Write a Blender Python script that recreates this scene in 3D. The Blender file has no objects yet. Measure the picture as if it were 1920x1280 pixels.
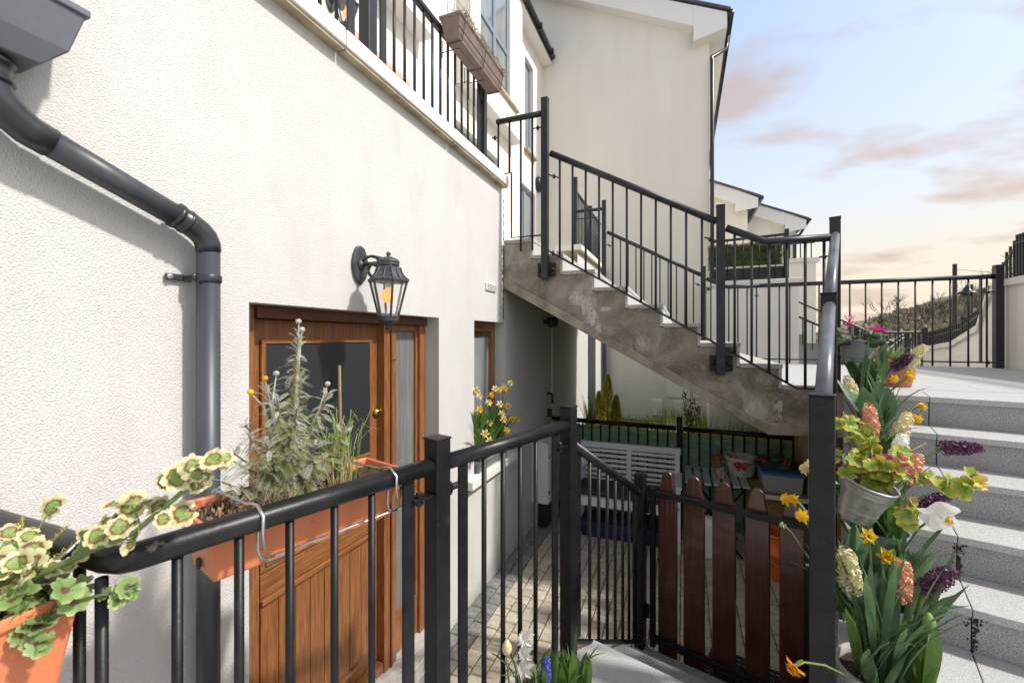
import bpy, bmesh, math, random
from math import sin, cos, pi, radians, atan2, sqrt
from mathutils import Vector, Matrix, Euler
random.seed(7)
rnd = random.random
def ru(a, b): return a + (b - a) * rnd()
sc = bpy.context.scene

# ------------------------------------------------------------------ camera, sky, sun, exposure
cam_d = bpy.data.cameras.new('camera')
cam = bpy.data.objects.new('camera', cam_d)
sc.collection.objects.link(cam)
EYE = 2.087
cam.location = (0, 0, EYE)
cam.rotation_euler = (radians(90), 0, radians(21.4))
cam_d.sensor_width = 36
cam_d.lens = 15.375
cam_d.shift_y = -0.0036
cam_d.clip_start = 0.02
cam_d.clip_end = 2000
cam_d.dof.use_dof = True
cam_d.dof.focus_distance = 3.2
cam_d.dof.aperture_fstop = 5.6
sc.camera = cam

SUN_EL, SUN_AZ = 47, 4          # azimuth measured from +X towards +Y
sd = Vector((cos(radians(SUN_AZ)) * cos(radians(SUN_EL)), sin(radians(SUN_AZ)) * cos(radians(SUN_EL)), sin(radians(SUN_EL))))
sun_d = bpy.data.lights.new('sun', 'SUN')
sun_d.energy = 2.0
sun_d.angle = radians(3.0)
sun_d.color = (1.0, 0.96, 0.90)
sun = bpy.data.objects.new('sun', sun_d)
sc.collection.objects.link(sun)
sun.rotation_euler = sd.to_track_quat('Z', 'Y').to_euler()
sun.location = (6, -2, 9)

world = bpy.data.worlds.new('World')
sc.world = world
world.use_nodes = True
nt = world.node_tree
for n in list(nt.nodes): nt.nodes.remove(n)
def wn(t, **k):
    n = nt.nodes.new(t)
    for a, b in k.items(): setattr(n, a, b)
    return n
sky = wn('ShaderNodeTexSky', sky_type='NISHITA')
sky.sun_disc = False
sky.sun_elevation = radians(SUN_EL)
sky.sun_rotation = atan2(sd.x, sd.y)
sky.air_density = 1.0; sky.dust_density = 2.2; sky.ozone_density = 1.0
tc = wn('ShaderNodeTexCoord')
sep = wn('ShaderNodeSeparateXYZ')
nt.links.new(tc.outputs['Generated'], sep.inputs[0])
# warm evening haze low over the horizon, all the way round
hz = wn('ShaderNodeValToRGB')
for e_, (p_, v_) in zip([hz.color_ramp.elements[0], hz.color_ramp.elements[1]] + [hz.color_ramp.elements.new(q) for q in (.14, .27, .55)], ((0, .95), (1, .05), (.14, .92), (.27, .8), (.55, .35))):
    e_.position = p_; e_.color = (v_, v_, v_, 1)
hcol = wn('ShaderNodeValToRGB')
for e_, (p_, c_) in zip([hcol.color_ramp.elements[0], hcol.color_ramp.elements[1], hcol.color_ramp.elements.new(.13), hcol.color_ramp.elements.new(.28)], ((0, (2.85, 2.4, 1.78)), (.6, (1.0, 1.32, 1.9)), (.13, (2.85, 2.52, 2.02)), (.28, (2.35, 2.45, 2.55)))):
    e_.position = p_; e_.color = (*c_, 1)
nt.links.new(sep.outputs['Z'], hz.inputs[0]); nt.links.new(sep.outputs['Z'], hcol.inputs[0])
mixh = wn('ShaderNodeMixRGB')
nt.links.new(hcol.outputs[0], mixh.inputs['Color2'])
nt.links.new(hz.outputs[0], mixh.inputs['Fac'])
nt.links.new(sky.outputs[0], mixh.inputs['Color1'])
# clouds: noise on the flattened dome
zz = wn('ShaderNodeMath', operation='ADD'); zz.inputs[1].default_value = 0.22
nt.links.new(sep.outputs['Z'], zz.inputs[0])
dv = wn('ShaderNodeVectorMath', operation='DIVIDE')
nt.links.new(tc.outputs['Generated'], dv.inputs[0])
cz = wn('ShaderNodeCombineXYZ')
for i in range(3): nt.links.new(zz.outputs[0], cz.inputs[i])
nt.links.new(cz.outputs[0], dv.inputs[1])
mp = wn('ShaderNodeMapping'); mp.inputs['Location'].default_value = (3.3, 1.45, 0.2); mp.inputs['Scale'].default_value = (0.85, 1.25, 0.35)
nt.links.new(dv.outputs[0], mp.inputs[0])
cn = wn('ShaderNodeTexNoise'); cn.inputs['Scale'].default_value = 2.1; cn.inputs['Detail'].default_value = 7; cn.inputs['Roughness'].default_value = 0.52
nt.links.new(mp.outputs[0], cn.inputs['Vector'])
cr = wn('ShaderNodeValToRGB')
cr.color_ramp.elements[0].position = 0.49; cr.color_ramp.elements[0].color = (0, 0, 0, 1)
cr.color_ramp.elements[1].position = 0.62; cr.color_ramp.elements[1].color = (1, 1, 1, 1)
nt.links.new(cn.outputs[0], cr.inputs[0])
mul = wn('ShaderNodeMath', operation='MULTIPLY'); mul.inputs[1].default_value = 0.85
nt.links.new(cr.outputs[0], mul.inputs[0])
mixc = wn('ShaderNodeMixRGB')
ccol = wn('ShaderNodeValToRGB')  # clouds turn brighter and whiter overhead, out of view, to raise the fill light
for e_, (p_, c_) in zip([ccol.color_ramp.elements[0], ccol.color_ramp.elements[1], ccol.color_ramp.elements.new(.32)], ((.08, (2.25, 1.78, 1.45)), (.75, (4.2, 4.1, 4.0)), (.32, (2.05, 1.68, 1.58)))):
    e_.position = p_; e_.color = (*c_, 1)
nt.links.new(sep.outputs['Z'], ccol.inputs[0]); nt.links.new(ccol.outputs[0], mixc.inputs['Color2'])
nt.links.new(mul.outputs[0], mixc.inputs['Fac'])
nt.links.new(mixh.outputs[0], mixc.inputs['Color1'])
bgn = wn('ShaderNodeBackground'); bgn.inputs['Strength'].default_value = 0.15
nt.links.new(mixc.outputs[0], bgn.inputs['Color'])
won = wn('ShaderNodeOutputWorld')
nt.links.new(bgn.outputs[0], won.inputs['Surface'])

sc.view_settings.view_transform = 'Standard'
sc.view_settings.look = 'None'
sc.view_settings.exposure = 1.2
sc.cycles.diffuse_bounces = 8
sc.cycles.max_bounces = 14
sc.view_settings.gamma = 1.0
sc.view_settings.use_curve_mapping = False

# ------------------------------------------------------------------ materials
MATS = {}
def M(name, c1, c2=None, scale=6.0, rough=0.6, bump=0.0, bscale=80.0, bdetail=4, metal=0.0, stretch=(1, 1, 1), lo=0.35, hi=0.65,
      rand=0.0, c3=None, scale3=3.0, st3=None, lo3=0.55, hi3=0.7, spec=0.5, coat=0.0, trans=0.0, alpha=1.0, detail=6, emit=None, distort=0.0, sub=0.0, speck=None, coords='Object'):
    m = bpy.data.materials.new(name); m.use_nodes = True
    t = m.node_tree; b = t.nodes['Principled BSDF']
    L = t.links.new
    b.inputs['Roughness'].default_value = rough
    b.inputs['Metallic'].default_value = metal
    b.inputs['Specular IOR Level'].default_value = spec
    b.inputs['Coat Weight'].default_value = coat
    b.inputs['Transmission Weight'].default_value = trans
    b.inputs['Alpha'].default_value = alpha
    col = None
    if c2 is not None or bump or c3 is not None or speck is not None:
        tcn = t.nodes.new('ShaderNodeTexCoord'); mpn = t.nodes.new('ShaderNodeMapping')
        mpn.inputs['Scale'].default_value = stretch
        L(tcn.outputs[coords], mpn.inputs[0])
    if c2 is not None:
        n = t.nodes.new('ShaderNodeTexNoise'); n.inputs['Scale'].default_value = scale; n.inputs['Detail'].default_value = detail
        n.inputs['Roughness'].default_value = 0.6; n.inputs['Distortion'].default_value = distort
        L(mpn.outputs[0], n.inputs['Vector'])
        r = t.nodes.new('ShaderNodeValToRGB')
        r.color_ramp.elements[0].position = lo; r.color_ramp.elements[0].color = (*c1, 1)
        r.color_ramp.elements[1].position = hi; r.color_ramp.elements[1].color = (*c2, 1)
        L(n.outputs[0], r.inputs[0]); col = r.outputs[0]
    if c3 is not None:
        n3 = t.nodes.new('ShaderNodeTexNoise'); n3.inputs['Scale'].default_value = scale3; n3.inputs['Detail'].default_value = 8
        n3.inputs['Roughness'].default_value = 0.65
        if st3:
            m3 = t.nodes.new('ShaderNodeMapping'); m3.inputs['Scale'].default_value = st3; L(tcn.outputs[coords], m3.inputs[0]); L(m3.outputs[0], n3.inputs['Vector'])
        else: L(tcn.outputs[coords], n3.inputs['Vector'])
        r3 = t.nodes.new('ShaderNodeValToRGB')
        r3.color_ramp.elements[0].position = lo3; r3.color_ramp.elements[0].color = (0, 0, 0, 1)
        r3.color_ramp.elements[1].position = hi3; r3.color_ramp.elements[1].color = (1, 1, 1, 1)
        L(n3.outputs[0], r3.inputs[0])
        mx = t.nodes.new('ShaderNodeMixRGB'); mx.inputs['Color2'].default_value = (*c3, 1)
        L(r3.outputs[0], mx.inputs['Fac'])
        if col is not None: L(col, mx.inputs['Color1'])
        else: mx.inputs['Color1'].default_value = (*c1, 1)
        col = mx.outputs[0]
    if speck is not None:      # (scale, threshold, colour)
        v = t.nodes.new('ShaderNodeTexNoise'); v.inputs['Scale'].default_value = speck[0]; v.inputs['Detail'].default_value = 2
        L(mpn.outputs[0], v.inputs['Vector'])
        rs = t.nodes.new('ShaderNodeValToRGB')
        rs.color_ramp.elements[0].position = speck[1]; rs.color_ramp.elements[0].color = (0, 0, 0, 1)
        rs.color_ramp.elements[1].position = min(1, speck[1] + 0.06); rs.color_ramp.elements[1].color = (1, 1, 1, 1)
        L(v.outputs[0], rs.inputs[0])
        ms = t.nodes.new('ShaderNodeMixRGB'); ms.inputs['Color2'].default_value = (*speck[2], 1)
        L(rs.outputs[0], ms.inputs['Fac'])
        if col is not None: L(col, ms.inputs['Color1'])
        else: ms.inputs['Color1'].default_value = (*c1, 1)
        col = ms.outputs[0]
    if rand:
        oi = t.nodes.new('ShaderNodeObjectInfo')
        hv = t.nodes.new('ShaderNodeHueSaturation')
        mr = t.nodes.new('ShaderNodeMapRange'); mr.inputs['To Min'].default_value = 1 - rand; mr.inputs['To Max'].default_value = 1 + rand
        L(oi.outputs['Random'], mr.inputs['Value']); L(mr.outputs[0], hv.inputs['Value'])
        if col is not None: L(col, hv.inputs['Color'])
        else: hv.inputs['Color'].default_value = (*c1, 1)
        col = hv.outputs[0]
    if col is not None: L(col, b.inputs['Base Color'])
    else: b.inputs['Base Color'].default_value = (*c1, 1)
    if sub:
        tr = t.nodes.new('ShaderNodeBsdfTranslucent'); mxs = t.nodes.new('ShaderNodeMixShader'); mxs.inputs[0].default_value = sub
        if col is not None: L(col, tr.inputs['Color'])
        else: tr.inputs['Color'].default_value = (*c1, 1)
        L(b.outputs[0], mxs.inputs[1]); L(tr.outputs[0], mxs.inputs[2])
        L(mxs.outputs[0], t.nodes['Material Output'].inputs['Surface'])
    if emit:
        b.inputs['Emission Color'].default_value = (*emit[0], 1); b.inputs['Emission Strength'].default_value = emit[1]
    if bump:
        nb = t.nodes.new('ShaderNodeTexNoise'); nb.inputs['Scale'].default_value = bscale; nb.inputs['Detail'].default_value = bdetail
        L(mpn.outputs[0], nb.inputs['Vector'])
        bp = t.nodes.new('ShaderNodeBump'); bp.inputs['Strength'].default_value = 1.0; bp.inputs['Distance'].default_value = bump
        L(nb.outputs[0], bp.inputs['Height']); L(bp.outputs[0], b.inputs['Normal'])
    MATS[name] = m
    return m

M('roughcast', (.575, .568, .55), (.63, .622, .605), 1.2, .9, bump=.0052, c3=(.53, .515, .485), scale3=2.2, st3=(1, 2.0, .8), lo3=.52, hi3=.88, bscale=190, bdetail=3, speck=(120, .72, (.50, .46, .41)))
M('render_smooth', (.74, .71, .66), (.79, .765, .72), .8, .9, bump=.0012, bscale=160)
M('gable_render', (.76, .725, .665), (.81, .78, .725), .45, .92, bump=.001, bscale=120, c3=(.72, .68, .61), scale3=1.3, st3=(1.6, 1, .35), lo3=.45, hi3=.85)
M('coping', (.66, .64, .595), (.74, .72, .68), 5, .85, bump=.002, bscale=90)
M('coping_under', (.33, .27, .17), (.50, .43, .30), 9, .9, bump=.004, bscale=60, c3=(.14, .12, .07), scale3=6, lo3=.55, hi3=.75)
M('concrete', (.14, .12, .095), (.37, .335, .28), 2.6, .93, bump=.006, bscale=70, lo=.34, hi=.68, distort=1.2, c3=(.085, .072, .056), scale3=2.9, lo3=.49, hi3=.72, speck=(190, .58, (.33, .295, .24)))
def lime_runs(m):
    t = m.node_tree; L = t.links.new; b = t.nodes['Principled BSDF']; src = b.inputs['Base Color'].links[0].from_socket
    tcn = t.nodes.new('ShaderNodeTexCoord'); mp_ = t.nodes.new('ShaderNodeMapping'); mp_.inputs['Scale'].default_value = (2.6, 1, 1.1); mp_.inputs['Location'].default_value = (.55, 0, .3)
    L(tcn.outputs['Object'], mp_.inputs[0]); n = t.nodes.new('ShaderNodeTexNoise'); n.inputs['Scale'].default_value = 1.25; n.inputs['Detail'].default_value = 9; n.inputs['Roughness'].default_value = .66
    L(mp_.outputs[0], n.inputs['Vector']); r = t.nodes.new('ShaderNodeValToRGB'); r.color_ramp.elements[0].position = .525; r.color_ramp.elements[0].color = (0, 0, 0, 1); r.color_ramp.elements[1].position = .66; r.color_ramp.elements[1].color = (.8, .9, .9, 1)
    L(n.outputs[0], r.inputs[0]); mx = t.nodes.new('ShaderNodeMixRGB'); mx.inputs['Color2'].default_value = (.52, .495, .44, 1); L(r.outputs[0], mx.inputs['Fac']); L(src, mx.inputs['Color1']); L(mx.outputs[0], b.inputs['Base Color'])
lime_runs(MATS['concrete'])
M('concrete_band', (.20, .175, .13), (.36, .32, .255), 9, .93, bump=.005, bscale=80, c3=(.11, .10, .06), scale3=5, lo3=.50, hi3=.72, speck=(190, .6, (.40, .36, .30)))
M('moss_stain', (.13, .13, .04), (.30, .28, .17), 14, .95, bump=.004, bscale=80)
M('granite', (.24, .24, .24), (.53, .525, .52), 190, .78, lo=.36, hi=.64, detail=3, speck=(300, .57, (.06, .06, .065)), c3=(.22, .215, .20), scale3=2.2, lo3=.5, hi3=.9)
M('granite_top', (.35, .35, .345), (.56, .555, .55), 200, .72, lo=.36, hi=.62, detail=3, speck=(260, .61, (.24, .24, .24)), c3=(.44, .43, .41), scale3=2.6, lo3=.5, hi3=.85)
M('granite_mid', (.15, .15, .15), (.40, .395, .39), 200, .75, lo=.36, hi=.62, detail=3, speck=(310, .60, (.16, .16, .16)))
M('granite_end', (.36, .35, .33), (.50, .48, .45), 60, .85, c3=(.24, .23, .17), scale3=4)
M('paver', (.46, .405, .315), (.60, .54, .44), 26, .92, bump=.003, bscale=120, rand=.13, speck=(120, .68, (.22, .19, .15)))
M('paver_grey', (.20, .195, .19), (.33, .325, .315), 22, .9, bump=.003, bscale=120, rand=.15)
M('joint', (.085, .075, .05), (.16, .14, .09), 9, .97, bump=.004, bscale=90, c3=(.14, .15, .035), scale3=2.4, lo3=.5, hi3=.68)
M('grass_ground', (.07, .085, .03), (.15, .15, .06), 3, .95)
M('hill', (.15, .125, .08), (.25, .21, .135), .09, .97, c3=(.17, .18, .075), scale3=.05)
M('black_metal', (.006, .0064, .0072), (.013, .0135, .015), 14, .42, spec=.3, bump=.0006, bscale=45, c3=(.03, .03, .03), scale3=9, lo3=.62, hi3=.75)
M('black_worn', (.007, .0074, .0085), (.014, .0145, .017), 14, .38, spec=.35, bump=.0007, bscale=45, c3=(.17, .13, .11), scale3=13, lo3=.665, hi3=.70)
M('grey_metal', (.018, .0195, .024), (.028, .030, .036), 10, .42, spec=.35, bump=.0004, bscale=60)
M('hopper_grey', (.085, .095, .112), (.115, .127, .148), 5, .45)
M('pipe', (.034, .038, .045), (.06, .066, .079), 5, .42, stretch=(1, 1, .25), bump=.0004, bscale=30, c3=(.035, .038, .045), scale3=4)
M('rail_worn', (.085, .095, .112), (.13, .14, .16), 8, .34, bump=.0004, bscale=40, c3=(.05, .055, .062), scale3=7)
M('pipe_joint', (.022, .023, .026), (.04, .042, .047), 8, .32)
M('steel', (.42, .43, .44), (.56, .57, .58), 9, .33, metal=.9)
M('galv', (.36, .37, .375), (.52, .53, .535), 6, .42, metal=.75, c3=(.26, .26, .26), scale3=14)
M('wood', (.16, .057, .020), (.31, .128, .044), 7, .36, stretch=(14, 14, .9), bump=.0008, bscale=18, coat=.35, distort=.6)
M('wood_h', (.16, .057, .020), (.31, .128, .044), 7, .36, stretch=(14, .9, 14), bump=.0008, bscale=18, coat=.35, distort=.6)
M('wood_dark', (.075, .026, .013), (.15, .055, .025), 8, .4, stretch=(14, .9, 14), coat=.2)
M('picket', (.045, .0145, .010), (.085, .027, .017), 6, .30, stretch=(10, 10, .8), bump=.0005, bscale=20, coat=.35)
M('picket_top', (.075, .022, .012), (.11, .036, .018), 6, .45, stretch=(10, 10, 1))
M('raw_wood', (.24, .165, .095), (.36, .26, .16), 6, .8, stretch=(12, 12, 1))
M('glass_dark', (.022, .024, .028), (.032, .034, .038), 160, .28, bump=.0015, bscale=260, bdetail=2, spec=.6)
M('glass_grey', (.14, .14, .14), (.20, .20, .195), 40, .25, stretch=(1, 1, .1), bump=.001, bscale=200)
M('window_glass', (.20, .22, .225), (.30, .32, .325), 1.1, .06, spec=.9, stretch=(1, 3, .6))
M('window_blue', (.21, .27, .32), rough=.35)
M('upvc', (.80, .80, .79), rough=.4)
M('soffit', (.74, .72, .68), rough=.7)
M('gutter', (.018, .019, .022), rough=.3)
M('slate', (.06, .06, .065), (.1, .1, .11), 8, .7)
M('red_paint', (.25, .012, .014), rough=.4)
M('lintel', (.60, .44, .34), rough=.9)
M('brass', (.65, .42, .12), rough=.25, metal=1)
M('terracotta', (.60, .185, .075), (.66, .22, .095), 5, .5, bump=.0004, bscale=80)
M('brown_plastic', (.20, .145, .125), (.27, .205, .18), 7, .7)
M('grey_plastic', (.16, .17, .18), (.21, .22, .23), 6, .5)
M('stone_pot', (.33, .33, .31), (.42, .42, .40), 8, .7)
M('clay_pot', (.33, .13, .07), (.42, .18, .10), 6, .8)
M('soil', (.022, .014, .009), (.07, .045, .026), 60, .98, bump=.012, bscale=70)
M('bench_white', (.66, .70, .72), (.74, .78, .80), 6, .55)
M('table_grey', (.44, .50, .50), (.54, .60, .60), 6, .55)
M('cushion', (.045, .043, .045), rough=.95, bump=.002, bscale=200)
M('navy', (.012, .02, .07), rough=.5)
M('mesh_green', (.15, .26, .19), (.27, .43, .32), 5, .8, stretch=(1, 1, 5), c3=(.10, .20, .13), scale3=3, sub=.35)
M('white_wicker', (.50, .47, .42), (.66, .63, .58), 60, .8, bump=.006, bscale=70)
M('wicker', (.20, .10, .035), (.40, .22, .085), 50, .7, bump=.004, bscale=80)
M('red_ribbon', (.45, .02, .03), rough=.45)
M('clear_plastic', (.60, .64, .67), rough=.25, trans=.35)
M('blue_lid', (.05, .17, .36), rough=.4)
M('orange_plastic', (.80, .16, .02), rough=.4)
M('white_plastic', (.72, .73, .73), rough=.4)
M('jar_glass', (.75, .68, .60), rough=.08, trans=.75)
M('copper', (.62, .28, .14), rough=.3, metal=.8)
M('bulb', (.85, .52, .16), rough=.08, trans=.4, emit=((1.0, .55, .15), .25))
M('lamp_black', (.028, .030, .034), (.07, .073, .08), 22, .45, bump=.0012, bscale=90)
def glass_mat(name, tint, mixf):
    m = bpy.data.materials.new(name); m.use_nodes = True; t = m.node_tree
    b = t.nodes['Principled BSDF']; b.inputs['Base Color'].default_value = (*tint, 1); b.inputs['Roughness'].default_value = .05
    tr = t.nodes.new('ShaderNodeBsdfTransparent'); mx = t.nodes.new('ShaderNodeMixShader'); mx.inputs[0].default_value = mixf
    t.links.new(tr.outputs[0], mx.inputs[1]); t.links.new(b.outputs[0], mx.inputs[2])
    t.links.new(mx.outputs[0], t.nodes['Material Output'].inputs['Surface']); MATS[name] = m
glass_mat('clear_glass', (.8, .8, .8), .16)
glass_mat('pane_glass', (.05, .055, .06), .55)
M('curtain', (.60, .60, .56), (.72, .72, .68), 12, .9, stretch=(1, 8, .2))
M('dark_room', (.03, .03, .032), rough=.9)
# plants
def leafm(name, c1, c2, sub=.3, rough=.5, scale=18, rand=.12): return M(name, c1, c2, scale, rough, sub=sub, rand=rand)
leafm('leaf_blue', (.075, .15, .065), (.13, .22, .11))
leafm('leaf_green', (.085, .18, .030), (.16, .28, .06))
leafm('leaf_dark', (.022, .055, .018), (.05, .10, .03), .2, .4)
leafm('leaf_lime', (.30, .40, .045), (.42, .48, .07))
leafm('leaf_yellow', (.62, .42, .05), (.72, .52, .12))
leafm('leaf_cream', (.66, .62, .34), (.76, .72, .50))
leafm('leaf_mid', (.24, .34, .09), (.33, .42, .13))
leafm('leaf_brown', (.13, .055, .035), (.24, .10, .05))
leafm('leaf_silver', (.30, .32, .18), (.54, .55, .40), .25, .8)
leafm('leaf_silver_hi', (.42, .43, .35), (.58, .58, .51), .25, .8)
leafm('leaf_olive', (.20, .23, .06), (.36, .38, .13), .3, .7)
leafm('straw', (.42, .34, .17), (.58, .48, .27), .25, .8)
leafm('dry', (.16, .09, .05), (.30, .20, .12), .1, .9)
leafm('conifer', (.46, .45, .05), (.70, .65, .11))
leafm('hedge_leaf', (.07, .125, .03), (.26, .32, .10), .25, .45, 9, 0)
leafm('stem_green', (.12, .18, .05), (.2, .26, .09), .1)
leafm('stem_brown', (.16, .09, .045), (.28, .17, .09), .05)
leafm('p_peach', (.66, .24, .12), (.90, .60, .42), .3, .5, 40)
leafm('p_purple', (.035, .006, .035), (.15, .022, .12), .2, .5, 40)
leafm('p_cream', (.70, .62, .28), (.88, .85, .62), .3, .5, 40)
leafm('p_white', (.82, .81, .77), (.86, .85, .82), .3, .5, 40)
leafm('p_yellow', (.82, .50, .02), (.88, .62, .04), .3, .5, 40)
leafm('p_orange', (.82, .34, .01), (.86, .44, .02), .3, .5, 40)
leafm('p_magenta', (.62, .02, .22), (.75, .06, .34), .3, .5, 40)
leafm('p_pink', (.70, .30, .45), (.76, .42, .52), .3, .5, 40)
leafm('p_blue', (.10, .10, .55), (.16, .16, .66), .3, .5, 40)
leafm('twig', (.20, .15, .10), (.32, .25, .18), 0, .9)
leafm('bark_far', (.07, .055, .042), (.11, .09, .07), 0, .95)

def radial_leaf(name, stops, rad, nz=.22, nscale=45, sub=.3):
    m = bpy.data.materials.new(name); m.use_nodes = True; t = m.node_tree; L = t.links.new; b = t.nodes['Principled BSDF']; b.inputs['Roughness'].default_value = .55
    tcn = t.nodes.new('ShaderNodeTexCoord'); ln = t.nodes.new('ShaderNodeVectorMath'); ln.operation = 'LENGTH'; L(tcn.outputs['Object'], ln.inputs[0])
    dv_ = t.nodes.new('ShaderNodeMath'); dv_.operation = 'DIVIDE'; dv_.inputs[1].default_value = rad; L(ln.outputs['Value'], dv_.inputs[0])
    oi = t.nodes.new('ShaderNodeObjectInfo'); ad = t.nodes.new('ShaderNodeVectorMath'); ad.operation = 'ADD'; L(tcn.outputs['Object'], ad.inputs[0]); L(oi.outputs['Random'], ad.inputs[1])
    n = t.nodes.new('ShaderNodeTexNoise'); n.inputs['Scale'].default_value = nscale; n.inputs['Detail'].default_value = 4; L(ad.outputs[0], n.inputs['Vector'])
    s1 = t.nodes.new('ShaderNodeMath'); s1.operation = 'MULTIPLY_ADD'; s1.inputs[1].default_value = nz * 2; L(n.outputs[0], s1.inputs[0]); L(dv_.outputs[0], s1.inputs[2])
    s2 = t.nodes.new('ShaderNodeMath'); s2.operation = 'SUBTRACT'; s2.inputs[1].default_value = nz; L(s1.outputs[0], s2.inputs[0])
    r = t.nodes.new('ShaderNodeValToRGB')
    while len(r.color_ramp.elements) < len(stops): r.color_ramp.elements.new(.5)
    for e_, (p_, c_) in zip(r.color_ramp.elements, stops): e_.position = p_; e_.color = (*c_, 1)
    L(s2.outputs[0], r.inputs[0])
    hv = t.nodes.new('ShaderNodeHueSaturation'); mr = t.nodes.new('ShaderNodeMapRange'); mr.inputs['To Min'].default_value = .8; mr.inputs['To Max'].default_value = 1.15
    L(oi.outputs['Random'], mr.inputs['Value']); L(mr.outputs[0], hv.inputs['Value']); L(r.outputs[0], hv.inputs['Color']); L(hv.outputs[0], b.inputs['Base Color'])
    tr = t.nodes.new('ShaderNodeBsdfTranslucent'); mx = t.nodes.new('ShaderNodeMixShader'); mx.inputs[0].default_value = sub
    L(hv.outputs[0], tr.inputs['Color']); L(b.outputs[0], mx.inputs[1]); L(tr.outputs[0], mx.inputs[2]); L(mx.outputs[0], t.nodes['Material Output'].inputs['Surface'])
    MATS[name] = m
radial_leaf('var_leaf', [(0, (.25, .36, .09)), (.40, (.27, .37, .10)), (.47, (.20, .10, .055)), (.56, (.24, .12, .06)), (.63, (.60, .58, .27)), (1, (.80, .76, .50))], .029, .34, 70)
radial_leaf('var_leaf_green', [(0, (.14, .06, .05)), (.22, (.16, .08, .05)), (.32, (.20, .31, .09)), (.8, (.26, .38, .13)), (1, (.42, .48, .24))], .028)
radial_leaf('lime_leaf', [(0, (.20, .32, .05)), (.5, (.28, .40, .06)), (.78, (.40, .47, .07)), (.95, (.62, .50, .08)), (1, (.66, .46, .09))], .036)
radial_leaf('gold_leaf', [(0, (.40, .44, .07)), (.4, (.60, .48, .08)), (1, (.72, .47, .14))], .032)
radial_leaf('cyc_leaf', [(0, (.10, .20, .05)), (.3, (.025, .06, .02)), (.55, (.14, .20, .09)), (.7, (.03, .07, .022)), (1, (.03, .065, .02))], .045)

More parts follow.
